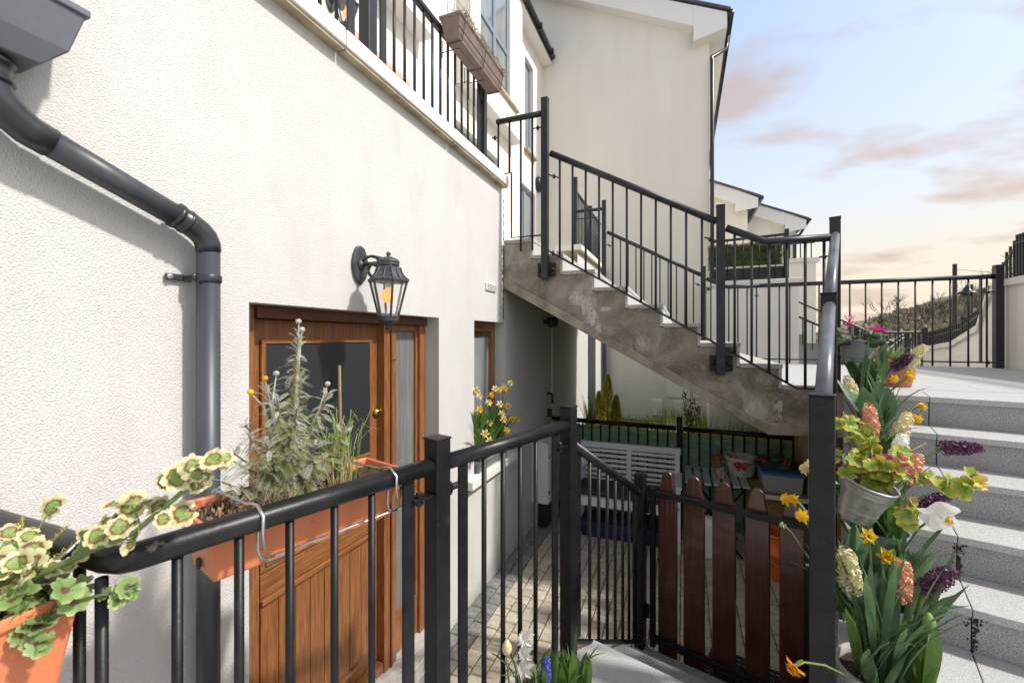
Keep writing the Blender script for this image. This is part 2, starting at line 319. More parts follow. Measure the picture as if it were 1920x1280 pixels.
# ------------------------------------------------------------------ mesh helpers
COL = sc.collection
def V3(p): return Vector(p)
class MB:
    def __init__(s): s.v = []; s.f = []; s.m = []; s.mi = 0
    def add(s, vs, fs):
        o = len(s.v); s.v += [tuple(v) for v in vs]; s.f += [tuple(i + o for i in f) for f in fs]; s.m += [s.mi] * len(fs)
        return s
    def bx(s, x0, x1, y0, y1, z0, z1):
        return s.add([(x0, y0, z0), (x1, y0, z0), (x1, y1, z0), (x0, y1, z0), (x0, y0, z1), (x1, y0, z1), (x1, y1, z1), (x0, y1, z1)],
                     [(0, 3, 2, 1), (4, 5, 6, 7), (0, 1, 5, 4), (1, 2, 6, 5), (2, 3, 7, 6), (3, 0, 4, 7)])
    def obox(s, c, size, rot):          # oriented box
        R = Euler(rot).to_matrix(); c = Vector(c); h = Vector(size) / 2
        vs = [c + R @ Vector((a * h.x, b * h.y, d * h.z)) for d in (-1, 1) for a, b in ((-1, -1), (1, -1), (1, 1), (-1, 1))]
        return s.add(vs, [(0, 3, 2, 1), (4, 5, 6, 7), (0, 1, 5, 4), (1, 2, 6, 5), (2, 3, 7, 6), (3, 0, 4, 7)])
    def prism(s, poly, a0, a1, axis):   # poly in the two other axes
        n = len(poly)
        def mk(p, a):
            return {'x': (a, p[0], p[1]), 'y': (p[0], a, p[1]), 'z': (p[0], p[1], a)}[axis]
        vs = [mk(p, a0) for p in poly] + [mk(p, a1) for p in poly]
        fs = [tuple(range(n)), tuple(range(2 * n - 1, n - 1, -1))] + [(i, (i + 1) % n, n + (i + 1) % n, n + i) for i in range(n)]
        return s.add(vs, fs)
    def tube(s, pts, r, n=8, caps=True, sq=False):
        pts = [Vector(p) for p in pts]; k = len(pts)
        rs = r if isinstance(r, (list, tuple)) else [r] * k
        vs = []; up = None
        for i in range(k):
            d = (pts[min(i + 1, k - 1)] - pts[max(i - 1, 0)])
            if d.length < 1e-9: d = Vector((0, 0, 1))
            d.normalize()
            if up is None:
                up = Vector((0, 0, 1)) if abs(d.z) < .9 else Vector((1, 0, 0))
            a = d.cross(up)
            if a.length < 1e-6: a = d.cross(Vector((0, 1, 0)))
            a.normalize(); b = d.cross(a).normalized(); up = b if abs(d.dot(Vector((0, 0, 1)))) > .9 and False else up
            sc_ = 1.0
            if 0 < i < k - 1:
                t1 = (pts[i] - pts[i - 1]).normalized(); c_ = max(.5, sqrt(max(0, (1 + t1.dot((pts[i + 1] - pts[i]).normalized())) / 2))); sc_ = 1 / c_ if n > 6 else 1
            for j in range(n):
                an = 2 * pi * (j + .5) / n
                vs.append(pts[i] + (a * cos(an) + b * sin(an)) * rs[i])
        fs = [(i * n + j, i * n + (j + 1) % n, (i + 1) * n + (j + 1) % n, (i + 1) * n + j) for i in range(k - 1) for j in range(n)]
        if caps: fs += [tuple(range(n - 1, -1, -1)), tuple((k - 1) * n + j for j in range(n))]
        return s.add(vs, fs)
    def lathe(s, c, prof, n=20, capb=True, capt=True, tilt=None, a0=0.0):
        vs = []; R = Euler(tilt).to_matrix() if tilt else None
        for r, z in prof:
            for j in range(n):
                a = 2 * pi * j / n + a0; p = Vector((r * cos(a), r * sin(a), z))
                if R: p = R @ p
                vs.append((p.x + c[0], p.y + c[1], p.z + c[2]))
        k = len(prof)
        fs = [(i * n + j, i * n + (j + 1) % n, (i + 1) * n + (j + 1) % n, (i + 1) * n + j) for i in range(k - 1) for j in range(n)]
        if capb: fs.append(tuple(range(n - 1, -1, -1)))
        if capt: fs.append(tuple((k - 1) * n + j for j in range(n)))
        return s.add(vs, fs)
    def quad(s, a, b, c, d): return s.add([a, b, c, d], [(0, 1, 2, 3)])
    def strap(s, path, widths, side, fold=.25):   # folded strap leaf: three columns
        path = [Vector(p) for p in path]; side = Vector(side).normalized(); k = len(path); vs = []
        for i, p in enumerate(path):
            d = (path[min(i + 1, k - 1)] - path[max(i - 1, 0)]).normalized()
            sd_ = (side - d * side.dot(d)).normalized(); nn = sd_.cross(d)
            w = widths[i] / 2
            vs += [p - sd_ * w + nn * w * fold * 2, p, p + sd_ * w + nn * w * fold * 2]
        fs = []
        for i in range(k - 1):
            o = i * 3; fs += [(o, o + 1, o + 4, o + 3), (o + 1, o + 2, o + 5, o + 4)]
        return s.add(vs, fs)
    def merge(s, other, mat4, mi=None):
        o = len(s.v); s.v += [tuple(mat4 @ Vector(v)) for v in other.v]; s.f += [tuple(i + o for i in f) for f in other.f]
        s.m += [(mi if mi is not None else x) for x in other.m]; return s
    def mesh(s, name, mats, smooth=False, fix=True):
        me = bpy.data.meshes.new(name); me.from_pydata(s.v, [], s.f)
        for mm in (mats if isinstance(mats, (list, tuple)) else [mats]): me.materials.append(MATS[mm])
        if len(set(s.m)) > 1 or (s.m and s.m[0]): me.polygons.foreach_set('material_index', s.m)
        if fix:
            b = bmesh.new(); b.from_mesh(me); bmesh.ops.recalc_face_normals(b, faces=b.faces); b.to_mesh(me); b.free()
        if smooth: me.polygons.foreach_set('use_smooth', [True] * len(me.polygons))
        me.update(); return me

PH = radians(16.6)
EU = (cos(PH), -sin(PH)); ET = (sin(PH), cos(PH))
def RW(u, t, z): return Vector((u * EU[0] + t * ET[0], u * EU[1] + t * ET[1], z))
LOC = {}
def tagp(o, label=None, cat=None, group=None, kind=None):
    if label: o['label'] = label
    if cat: o['category'] = cat
    if group: o['group'] = group
    if kind: o['kind'] = kind
    return o
def thing(name, label, cat, loc=(0, 0, 0), frame='W', group=None, kind=None):
    o = bpy.data.objects.new(name, None); COL.objects.link(o); o.empty_display_size = .1
    loc = Vector(loc); LOC[o.name] = loc
    o.location = RW(*loc) if frame == 'R' else loc
    if frame == 'R': o.rotation_euler = (0, 0, -PH)
    return tagp(o, label, cat, group, kind)
def root_of(o):
    while o.parent: o = o.parent
    return o
def P(parent, mb, name, mat, smooth=False, bevel=0.0, fix=True, seg=2):
    loc = LOC[root_of(parent).name]
    mb.v = [(x - loc.x, y - loc.y, z - loc.z) for x, y, z in mb.v]
    o = bpy.data.objects.new(name, mb.mesh(name, mat, smooth, fix)); COL.objects.link(o); o.parent = parent
    if bevel: bev(o, bevel, seg)
    return o
def bev(o, w, seg=2):
    m = o.modifiers.new('bevel', 'BEVEL'); m.width = w; m.segments = seg; m.limit_method = 'ANGLE'; m.angle_limit = radians(35)
def I(parent, me, name, loc, rot=(0, 0, 0), scale=1.0):     # instance of a shared mesh as a part; loc in the thing's frame
    l0 = LOC[root_of(parent).name]
    o = bpy.data.objects.new(name, me); COL.objects.link(o); o.parent = parent
    o.location = Vector(loc) - l0; o.rotation_euler = rot
    o.scale = (scale,) * 3 if not isinstance(scale, (tuple, list)) else scale
    return o
def single(name, label, cat, mb, mat, loc=(0, 0, 0), frame='W', smooth=False, bevel=0, group=None, kind=None, fix=True):
    loc = Vector(loc); mb.v = [(x - loc.x, y - loc.y, z - loc.z) for x, y, z in mb.v]
    o = bpy.data.objects.new(name, mb.mesh(name, mat, smooth, fix)); COL.objects.link(o); LOC[o.name] = loc
    o.location = RW(*loc) if frame == 'R' else loc
    if frame == 'R': o.rotation_euler = (0, 0, -PH)
    if bevel: bev(o, bevel)
    return tagp(o, label, cat, group, kind)
def struct(name, mb, mat, frame='W', bevel=0, fix=True, smooth=False):
    return single(name, None, None, mb, mat, (0, 0, 0), frame, smooth, bevel, None, 'structure', fix)
def post_mb(x, y, z0, z1, s=.06, cap=True):
    m = MB().bx(x - s / 2, x + s / 2, y - s / 2, y + s / 2, z0, z1 - (.008 if cap else 0))
    if cap: m.bx(x - s / 2 - .003, x + s / 2 + .003, y - s / 2 - .003, y + s / 2 + .003, z1 - .008, z1)
    return m
def bolt_bracket(parent, p0, p1, mat='black_metal', r=.008):
    m = MB().tube([p0, p1], r, 6); c = (Vector(p0) + Vector(p1)) / 2
    m.lathe((c.x, c.y, c.z - .022), [(.006, 0), (.012, .008), (.012, .016), (.016, .018), (.016, .028), (.007, .032), (.007, .04)], 8)
    return P(parent, m, 'bracket', mat)

# ------------------------------------------------------------------ ground, patio, platform, steps
g = MB(); g.quad((-400, -300, -.30), (600, -300, -.30), (600, 700, -.30), (-400, 700, -.30))
struct('ground', g, 'grass_ground', fix=False)
fp = MB(); fp.quad((-14, -30, -.26), (30, -30, -.26), (30, 5.0, -.26), (-14, 5.0, -.26))
struct('bounce_paving', fp, 'granite_top', fix=False)  # unseen pale paving, added to bounce sunlight into the shaded parts
pt = MB(); pt.quad((-1.9, -1.2, -.011), (2.6, -1.2, -.011), (2.6, 5.6, -.011), (-1.9, 5.6, -.011))
patio = struct('patio', pt, 'joint', fix=False)
# setts laid in courses along the house wall; two darker courses against it
def sett_mesh(nm, lx, ly, mat):
    b = MB(); j = lambda a: ru(-a, a)
    t = .006; top = [(-lx + t + j(.003), -ly + t + j(.003)), (lx - t + j(.003), -ly + t + j(.003)), (lx - t + j(.003), ly - t + j(.003)), (-lx + t + j(.003), ly - t + j(.003))]
    low = [(-lx, -ly), (lx, -ly), (lx, ly), (-lx, ly)]
    vs = [(x, y, -.03) for x, y in low] + [(x, y, -.007) for x, y in low] + [(x, y, j(.0012)) for x, y in top]
    fs = [(0, 1, 5, 4), (1, 2, 6, 5), (2, 3, 7, 6), (3, 0, 4, 7), (4, 5, 9, 8), (5, 6, 10, 9), (6, 7, 11, 10), (7, 4, 8, 11), (8, 9, 10, 11)]
    b.add(vs, fs); return b
PAV = {}
for mt in ('paver', 'paver_grey'):
    for kk, ly in enumerate((.048, .048, .062, .072)):
        b = sett_mesh('sett', .0475, ly, mt); PAV[mt, kk] = (b, b.mesh('sett', mt, False, True), ly)
allp = []
x = -1.50; ci = 0
while x < 1.55:
    mt = 'paver_grey' if ci < 2 else 'paver'
    y = 1.0 + (ci % 3) * .037
    while y < 5.25:
        kk = random.choice((0, 1, 2, 2, 3)); ly = PAV[mt, kk][2]
        allp.append((x, y + ly, mt, kk)); y += 2 * ly + .007
    x += .102; ci += 1
def seen_key(p):
    cx_, cy_ = p[0], p[1]
    f_ = -.365 * cx_ + .931 * cy_; r_ = .931 * cx_ + .365 * cy_
    if f_ < .5: return 1e9
    px = 960 + 820 * r_ / f_; py = 633 + 820 * 2.087 / f_
    if py > 1285 or px < 840 or px > 1530: return 1e8 + f_
    if px > 1085 and py > 1200: return 1e7 + f_
    return f_
allp.sort(key=seen_key)
rest = MB()
for i, (px_, py_, mt, kk) in enumerate(allp):
    rz = ru(-.03, .03) + (pi if rnd() < .5 else 0); zz_ = ru(-.003, .002)
    if i < 300:
        o = bpy.data.objects.new('paver', PAV[mt, kk][1]); COL.objects.link(o); o.parent = patio
        o.location = (px_, py_, zz_); o.rotation_euler = (ru(-.012, .012), ru(-.012, .012), rz)
    else:
        rest.mi = 1 if mt == 'paver_grey' else 0
        rest.merge(PAV[mt, kk][0], Matrix.Translation((px_, py_, zz_)) @ Matrix.Rotation(rz, 4, 'Z'), rest.mi)
ro = bpy.data.objects.new('paver_field', rest.mesh('paver_field', ['paver', 'paver_grey'])); COL.objects.link(ro); ro.parent = patio; ro['kind'] = 'stuff'
# weeds in the joints
wd = MB()
for i in range(60):
    p = random.choice(allp[:300]); bx_, by_ = p[0] + .05, p[1] + ru(-.06, .06)
    for k in range(5):
        a = ru(0, 6.28); l = ru(.008, .03)
        wd.strap([(bx_, by_, -.005), (bx_ + cos(a) * l * .5, by_ + sin(a) * l * .5, l * .6), (bx_ + cos(a) * l, by_ + sin(a) * l, l * .5)], [.003, .004, .001], (-sin(a), cos(a), 0))
for i in range(260):      # moss line at the foot of the wall
    by_ = ru(1.2, 5.2); a = ru(-1.2, 1.2); l = ru(.006, .02)
    wd.strap([(-1.548, by_, -.004), (-1.548 + cos(a) * l, by_ + sin(a) * l, l)], [.008, .003], (-sin(a), cos(a), 0))
w = single('moss', 'green moss and tiny weeds growing between the setts and along the house wall', 'moss', wd, 'leaf_mid', kind='stuff', fix=False)

# platform on which the viewer stands, and the steps down to the gate (rail frame u,t)
PZ = .55
st = thing('lower_granite_steps', 'short flight of pale granite steps going down to the picket gate', 'steps', (-.56, 2.0, 0), 'R')
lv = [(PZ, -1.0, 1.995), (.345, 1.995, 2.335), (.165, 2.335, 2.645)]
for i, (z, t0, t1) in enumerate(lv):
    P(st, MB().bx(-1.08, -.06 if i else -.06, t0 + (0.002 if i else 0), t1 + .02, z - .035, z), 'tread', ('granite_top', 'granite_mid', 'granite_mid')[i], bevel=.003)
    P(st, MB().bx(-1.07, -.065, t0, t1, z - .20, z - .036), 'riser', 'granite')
pf = MB().bx(-.058, 3.2, -2.2, 1.5, PZ - .2, PZ - .004); pf.bx(-2.3, -.062, -2.2, -1.002, PZ - .2, PZ - .004)
struct('platform', pf, 'granite_top', 'R')

# right-hand flight up to the landing
ups = thing('upper_granite_staircase', 'wide flight of speckled grey granite steps climbing to the landing', 'steps', (1.2, 2.4, PZ), 'R')
N = 7; R_ = (1.736 - PZ) / N; G_ = .30; T0 = 3.6 - 6 * G_
joints = [(-.05, .3535), (.3565, 1.5015), (1.5045, 2.75)]
for k in range(N):
    zt = PZ + R_ * (k + 1); t0 = T0 + G_ * k
    for ja, jb in joints:
        if k < N - 1:
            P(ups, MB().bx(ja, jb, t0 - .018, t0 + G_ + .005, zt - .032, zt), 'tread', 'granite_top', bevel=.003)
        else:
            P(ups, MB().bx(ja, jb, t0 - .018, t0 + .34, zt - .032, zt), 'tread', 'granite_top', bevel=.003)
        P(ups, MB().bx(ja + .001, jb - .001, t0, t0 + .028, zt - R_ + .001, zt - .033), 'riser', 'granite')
P(ups, MB().prism([(T0 + .03, PZ - .25)] + [q for k in range(N) for q in ((T0 + .029 + G_ * k, PZ + R_ * k - .05), (T0 + .029 + G_ * k, PZ + R_ * (k + 1) - .034))] + [(T0 + G_ * N, 1.70), (T0 + G_ * N, PZ - .25)], -.045, 2.74, 'x'), 'core', 'concrete')
for k in (2, 3):   # dark damp grime below the slab joints
    mm = MB(); t = T0 + G_ * k - .0012; zt = PZ + R_ * (k + 1) - .034
    for i in range(80):
        f = rnd(); x_ = .357 + abs(random.gauss(0, .005 + .010 * (1 - f))) * (1 if rnd() < .85 else -1); z_ = zt - f * (R_ - .036); q = ru(.0015, .005)
        mm.add([(x_ + q * cos(b_) * ru(.6, 1.2), t - .0006 * rnd(), z_ + q * 1.5 * sin(b_) * ru(.6, 1.2)) for b_ in [w_ * 6.283 / 6 for w_ in range(6)]], [tuple(range(6))])
    P(ups, mm, 'damp_stain', 'soil', fix=False)['kind'] = 'stuff'
# landing
lp = [(.682, 3.752), (.98, 3.752)] + [tuple(RW(-.05, 3.93, 0)[:2]), tuple(RW(2.75, 3.93, 0)[:2]), (3.46, 3.0), (3.46, 6.86), (.682, 6.86)]
ld = MB().prism(lp, 1.40, 1.704, 'z')
landing = struct('landing', ld, 'concrete')
def inpoly(x, y, poly):
    c = False; j = len(poly) - 1
    for i in range(len(poly)):
        if (poly[i][1] > y) != (poly[j][1] > y) and x < (poly[j][0] - poly[i][0]) * (y - poly[i][1]) / (poly[j][1] - poly[i][1]) + poly[i][0]: c = not c
        j = i
    return c
xs = [.682, 1.28, 1.88, 2.48, 3.08, 3.46]; yj = [3.752, 4.35, 4.95, 5.55, 6.15, 6.86]
for i in range(5):
    for j in range(5):
        # clip each slab to the landing outline
        poly = [(xs[i] + .002, yj[j] + .002), (xs[i + 1] - .002, yj[j] + .002), (xs[i + 1] - .002, yj[j + 1] - .002), (xs[i] + .002, yj[j + 1] - .002)]
        o = bpy.data.objects.new('paving_slab', MB().prism(poly, 1.705, 1.736, 'z').mesh('paving_slab', 'granite_top')); COL.objects.link(o); o.parent = landing
tri = [tuple(RW(-.05, 3.93, 0)[:2]), tuple(RW(2.75, 3.93, 0)[:2]), (3.46, 3.75), (.984, 3.75)]
o = bpy.data.objects.new('paving_slab', MB().prism(tri, 1.705, 1.7355, 'z').mesh('paving_slab', 'granite_top')); COL.objects.link(o); o.parent = landing

# ------------------------------------------------------------------ white house on the left
WX = -1.55
hs = thing('white_house', 'white roughcast house with wooden front door, small window and terrace above', 'house', (WX, 2.0, 0))
def wall_with_holes(parent, X, Xb, y0, y1, z0, ztops, holes, mat, name):
    """front face at X (facing +X); holes = (ya, yb, za, zb, depth)"""
    ys = sorted({y0, y1} | {h[0] for h in holes} | {h[1] for h in holes} | {a for a, b in ztops} | {b for b in ()})
    zt_all = sorted({z0} | {b for a, b in ztops} | {h[2] for h in holes} | {h[3] for h in holes})
    def top(y):
        t = ztops[0][1]
        for a, b in ztops:
            if y >= a - 1e-6: t = b
        return t
    m = MB(); vid = {}
    def vi(y, z):
        k = (round(y, 4), round(z, 4))
        if k not in vid: vid[k] = len(m.v); m.v.append((X, y, z))
        return vid[k]
    for a, b in zip(ys, ys[1:]):
        for c, d in zip(zt_all, zt_all[1:]):
            ym, zm = (a + b) / 2, (c + d) / 2
            if zm > top(ym): continue
            if any(h[0] < ym < h[1] and h[2] < zm < h[3] for h in holes): continue
            m.f.append((vi(a, c), vi(b, c), vi(b, d), vi(a, d))); m.m.append(0)
    for ya, yb, za, zb, dp in holes:
        xr = X - dp
        m.quad((X, yb, za), (xr, yb, za), (xr, yb, zb), (X, yb, zb))
        m.quad((X, ya, za), (X, ya, zb), (xr, ya, zb), (xr, ya, za))
        m.quad((X, ya, zb), (X, yb, zb), (xr, yb, zb), (xr, ya, zb))
        m.quad((X, ya, za), (xr, ya, za), (xr, yb, za), (X, yb, za))
    for a, b in zip(ys, ys[1:]):
        t = top((a + b) / 2); m.quad((X, a, t), (X, b, t), (Xb, b, t), (Xb, a, t))
    m.quad((X, y1, z0), (Xb, y1, z0), (Xb, y1, top(y1 - .01)), (X, y1, top(y1 - .01)))
    return P(parent, m, name, mat, fix=False)
D0, D1, DT = 1.193, 2.591, 2.224
W0, W1, WB, WT = 3.129, 3.765, 1.0, 2.227
wall_with_holes(hs, WX, -1.85, -1.6, 9.1, -.2, [(-1.6, 3.455), (3.70, 2.94), (6.76, 3.455)], [(D0, D1, -.011, DT, .20), (W0, W1, WB, WT, .16), (7.62, 8.3, -.1, 2.3, .2)], 'roughcast', 'front_wall')
P(hs, MB().bx(-1.851, -1.84, 3.70, 3.715, 2.94, 3.45), 'wall_return', 'render_smooth')
P(hs, MB().bx(-1.85, -1.552, 3.690, 3.698, 2.945, 3.452), 'wall_return', 'render_smooth')
# coping stones
for a, b in ((-1.6, -.2), (-.2, 1.645), (1.645, 2.70), (2.70, 3.715), (6.74, 9.05)):
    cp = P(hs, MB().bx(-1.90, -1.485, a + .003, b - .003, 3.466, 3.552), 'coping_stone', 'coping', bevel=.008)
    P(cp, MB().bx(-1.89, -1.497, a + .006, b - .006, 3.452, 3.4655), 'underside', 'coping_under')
# door set
door = P(hs, MB().bx(-1.765, -1.71, 1.25, 2.185, .10, 2.165), 'door', 'wood')
fr = 'wood'
P(door, MB().bx(-1.75, -1.655, 1.195, 1.300, .0, 2.222), 'frame', fr, bevel=.004)
P(door, MB().bx(-1.75, -1.655, 2.145, 2.262, .0, 2.168), 'frame', fr, bevel=.004)
P(door, MB().bx(-1.653, -1.645, 2.197, 2.207, .0, 2.166), 'frame', 'wood_dark')
P(door, MB().bx(-1.75, -1.657, 2.525, 2.589, .0, 2.168), 'frame', fr, bevel=.004)
P(door, MB().bx(-1.75, -1.640, 1.301, 2.5885, 2.169, 2.222), 'frame', 'wood_dark', bevel=.004)
P(door, MB().bx(-1.7095, -1.699, 1.385, 2.062, 1.425, 2.060), 'glass', 'glass_dark')
for a, b, c, d in ((1.362, 2.085, 2.060, 2.078), (1.362, 2.085, 1.407, 1.425), (1.362, 1.385, 1.425, 2.06), (2.062, 2.085, 1.425, 2.06)):
    P(door, MB().bx(-1.709, -1.692, a, b, c, d), 'bead', 'wood_h' if b - a > .2 else 'wood', bevel=.004)
for z0, z1 in ((1.235, 1.400), (1.065, 1.228), (.955, 1.058)):
    P(door, MB().bx(-1.7098, -1.700, 1.362, 2.085, z0, z1), 'rail', 'wood_h', bevel=.004)
P(door, MB().bx(-1.7095, -1.686, 1.362, 2.085, .925, .952), 'moulding', 'wood_h', bevel=.006)
nb = 8; bw = (2.085 - 1.362) / nb
for k in range(nb):
    P(door, MB().bx(-1.7095, -1.699, 1.362 + bw * k + .0015, 1.362 + bw * (k + 1) - .0015, .27, .922), 'board', 'wood', bevel=.003)
P(door, MB().bx(-1.7095, -1.69, 1.362, 2.085, .235, .268), 'moulding', 'wood_h', bevel=.006)
P(door, MB().bx(-1.7095, -1.655, 1.30, 2.14, .105, .165), 'weather_bar', 'wood_h', bevel=.01)
P(door, MB().bx(-1.699, -1.690, 1.385, 1.66, 1.09, 1.13), 'letter_plate', 'steel', bevel=.003)
P(door, MB().lathe((-1.699, 2.13, 1.645), [(.026, 0), (.026, .004), (.017, .008), (.015, .014), (.006, .015)], 16, tilt=(0, radians(90), 0)), 'lock', 'brass', True)
# sidelight
for z0, z1 in ((1.13, 2.13), (.36, 1.02)):
    P(door, MB().bx(-1.70, -1.692, 2.29, 2.50, z0, z1), 'sidelight', 'glass_grey')
    for a, b, c, d in ((2.262, 2.29, z0, z1), (2.50, 2.525, z0, z1), (2.262, 2.525, z1, z1 + .038), (2.262, 2.525, z0 - .04, z0)):
        P(door, MB().bx(-1.71, -1.675, a + .0005, b - .0005, c, d), 'bead', 'wood', bevel=.004)
P(door, MB().bx(-1.71, -1.68, 2.2625, 2.5245, .10, .318), 'panel', 'wood')
P(door, MB().bx(-1.72, -1.68, 2.2625, 2.5245, 1.0595, 1.089), 'rail', 'wood_h')
P(door, MB().tube([(-1.652, 2.196, 1.955), (-1.642, 2.196, 1.955), (-1.638, 2.222, 1.952), (-1.642, 2.248, 1.957), (-1.652, 2.248, 1.957)], .0025, 6), 'hook', 'brass')
P(door, MB().bx(-1.795, -1.767, 1.15, 2.64, .0, 2.27), 'backing', 'dark_room')
P(hs, MB().bx(-1.80, -1.50, 1.197, 2.587, -.008, .092), 'door_step', 'granite_end', bevel=.006)
# window
win = P(hs, MB().bx(-1.755, -1.70, W0 + .003, W1 - .003, WB + .005, WT - .005), 'window', 'dark_room')
for a, b, c, d in ((W0 + .004, W0 + .06, WB, WT), (W1 - .075, W1 - .004, WB, WT), (W0 + .06, W1 - .075, WT - .085, WT - .003), (W0 + .06, W1 - .075, WB, WB + .07)):
    P(win, MB().bx(-1.70, -1.645, a, b, c, d), 'frame', 'wood' if d - c > .5 else 'wood_h', bevel=.005)
P(win, MB().bx(-1.697, -1.665, W0 + .0605, W1 - .0755, WT - .125, WT - .0855), 'trickle_vent', 'wood_dark')
P(win, MB().bx(-1.685, -1.68, W0 + .06, W1 - .075, WB + .07, WT - .126), 'pane', 'window_glass')
sl = P(hs, MB().bx(-1.70, -1.478, 2.965, 3.93, .925, .998), 'window_sill', 'coping', bevel=.01)
# vent grille
vt = P(hs, MB().bx(-1.549, -1.535, 3.335, 3.55, 2.49, 2.552), 'air_vent', 'upvc', bevel=.003)
for r in range(4):
    for c in range(5):
        P(vt, MB().bx(-1.5349, -1.5335, 3.352 + c * .040, 3.380 + c * .040, 2.499 + r * .0125, 2.505 + r * .0125), 'slot', 'dark_room')
# algae streak at the corner beside the stair
al = MB()
for i in range(420):
    z = 2.25 + 1.1 * rnd() ** 1.0; y = 3.742 - abs(random.gauss(0, .016)); s = ru(.004, .012)
    if rnd() < .3: y = 3.742 - abs(random.gauss(0, .03)); z = ru(2.35, 2.95)
    al.add([(WX + .0035, y, z), (WX + .0035, y + s, z + ru(-.004, .004)), (WX + .0035, y + s * .6, z + s * 2), (WX + .0035, y - s * .3, z + s * 1.4)], [(0, 1, 2, 3)])
P(hs, al, 'algae', 'moss_stain', fix=False)['kind'] = 'stuff'
# terrace floor and upper storeys set back behind it
UX = -2.85
P(hs, MB().bx(UX, -1.851, -1.6, 9.1, 2.80, 2.985), 'terrace_floor', 'coping')
wall_with_holes(hs, UX, -3.2, -1.6, 9.1, 2.95, [(-1.6, 8.0)], [(3.10, 4.14, 2.99, 4.95, .12), (5.2, 6.68, 3.6, 5.03, .12), (7.68, 8.57, 3.3, 5.03, .12), (7.96, 8.45, 5.75, 7.55, .12)], 'render_smooth', 'upper_wall')
rd = P(hs, MB().bx(-3.0, -2.972, 3.10, 4.14, 2.99, 4.90), 'red_door', 'red_paint')
P(rd, MB().bx(-2.972, -2.93, 3.09, 3.17, 2.99, 4.90), 'frame', 'red_paint'); P(rd, MB().bx(-2.972, -2.93, 4.07, 4.139, 2.99, 4.90), 'frame', 'red_paint')
P(rd, MB().bx(-2.975, -2.852, 3.101, 4.139, 4.901, 4.948), 'lintel', 'lintel')
def blue_window(y0, y1, z0, z1, X, splits=(), trans=()):
    wdw = P(hs, MB().bx(X - .03, X - .018, y0, y1, z0, z1), 'window', 'window_glass')
    e = .06
    for a, b, c, d in ((y0, y0 + e, z0, z1), (y1 - e, y1, z0, z1), (y0 + e, y1 - e, z0, z0 + e), (y0 + e, y1 - e, z1 - e, z1)):
        P(wdw, MB().bx(X - .05, X + .005, a, b, c, d), 'frame', 'window_blue', bevel=.006)
    for s_ in splits: P(wdw, MB().bx(X - .045, X + .004, s_ - .045, s_ + .045, z0 + e, z1 - e), 'mullion', 'window_blue', bevel=.006)
    for s_ in trans:
        P(wdw, MB().bx(X - .045, X + .0035, y0 + e, y1 - e, s_ - .04, s_ + .04), 'transom', 'window_blue', bevel=.006)
    P(wdw, MB().bx(X - .12, X - .10, y0 + .07, y1 - .07, z0 + .1, z1), 'curtain', 'curtain')
    return wdw
blue_window(5.2, 6.68, 3.6, 5.03, UX - .09, (5.95,))
blue_window(7.68, 8.57, 3.3, 5.03, UX - .06, (8.1,))
blue_window(7.96, 8.45, 5.75, 7.55, UX - .06)
P(hs, MB().bx(-2.86, -2.77, 7.90, 8.52, 5.69, 5.745), 'window_sill', 'coping_under')
# bays
def bay(y0, y1, holes):
    B = UX + .205
    m = wall_with_holes(hs, B, UX, y0, y1, 5.50, [(y0, 7.95)], holes, 'render_smooth', 'bay')
    P(m, MB().bx(UX + .001, B - .001, y0, y1, 5.498, 5.51), 'soffit', 'soffit')
    P(m, MB().bx(UX, B - .0005, y0, y0 + .01, 5.50, 7.95), 'cheek', 'render_smooth')
    return B
B = bay(-1.6, 4.32, [])
B = bay(5.22, 7.25, [(5.55, 6.66, 5.95, 7.70, .06)])
blue_window(5.55, 6.66, 5.955, 7.70, B - .03, (6.10,), (6.72,))
P(hs, MB().bx(B - .01, B + .05, 5.50, 6.98, 5.905, 5.947), 'window_sill', 'coping_under')
for ya in (-1.6,):
    P(hs, MB().bx(UX - .3, -2.63, ya, 9.08, 7.955, 8.06), 'eaves_soffit', 'soffit')
    P(hs, MB().tube([(-2.585, ya, 8.06), (-2.585, 9.0, 8.06)], .055, 10), 'gutter', 'gutter', True)
    P(hs, MB().bx(-2.635, -2.605, ya, 9.02, 7.99, 8.14), 'fascia', 'gutter')
for yy in (6.4, 7.2, 8.0, 8.8): P(hs, MB().bx(-2.645, -2.522, yy, yy + .05, 7.995, 8.125), 'gutter_bracket', 'gutter')
P(hs, MB().prism([(UX - 3, 9.6), (-2.60, 8.07), (-2.60, 8.12), (UX - 3, 9.65)], -1.6, 9.09, 'y'), 'roof', 'slate')
P(hs, MB().lathe((UX + .001, 8.75, 5.30), [(.16, 0), (.16, .05), (.13, .09), (.05, .11)], 18, tilt=(0, radians(90), 0)), 'bulkhead_light', 'gutter', True)
# recess door far along the lower wall
P(hs, MB().bx(-1.80, -1.74, 7.625, 8.295, -.1, 2.295), 'side_door', 'grey_metal')
P(hs, MB().bx(WX - .001, WX + .012, 7.585, 7.62, -.1, 2.3), 'door_trim', 'gutter')
P(hs, MB().tube([(-1.49, 8.93, -.1), (-1.49, 8.93, 3.44)], .042, 10), 'far_downpipe', 'pipe', True)

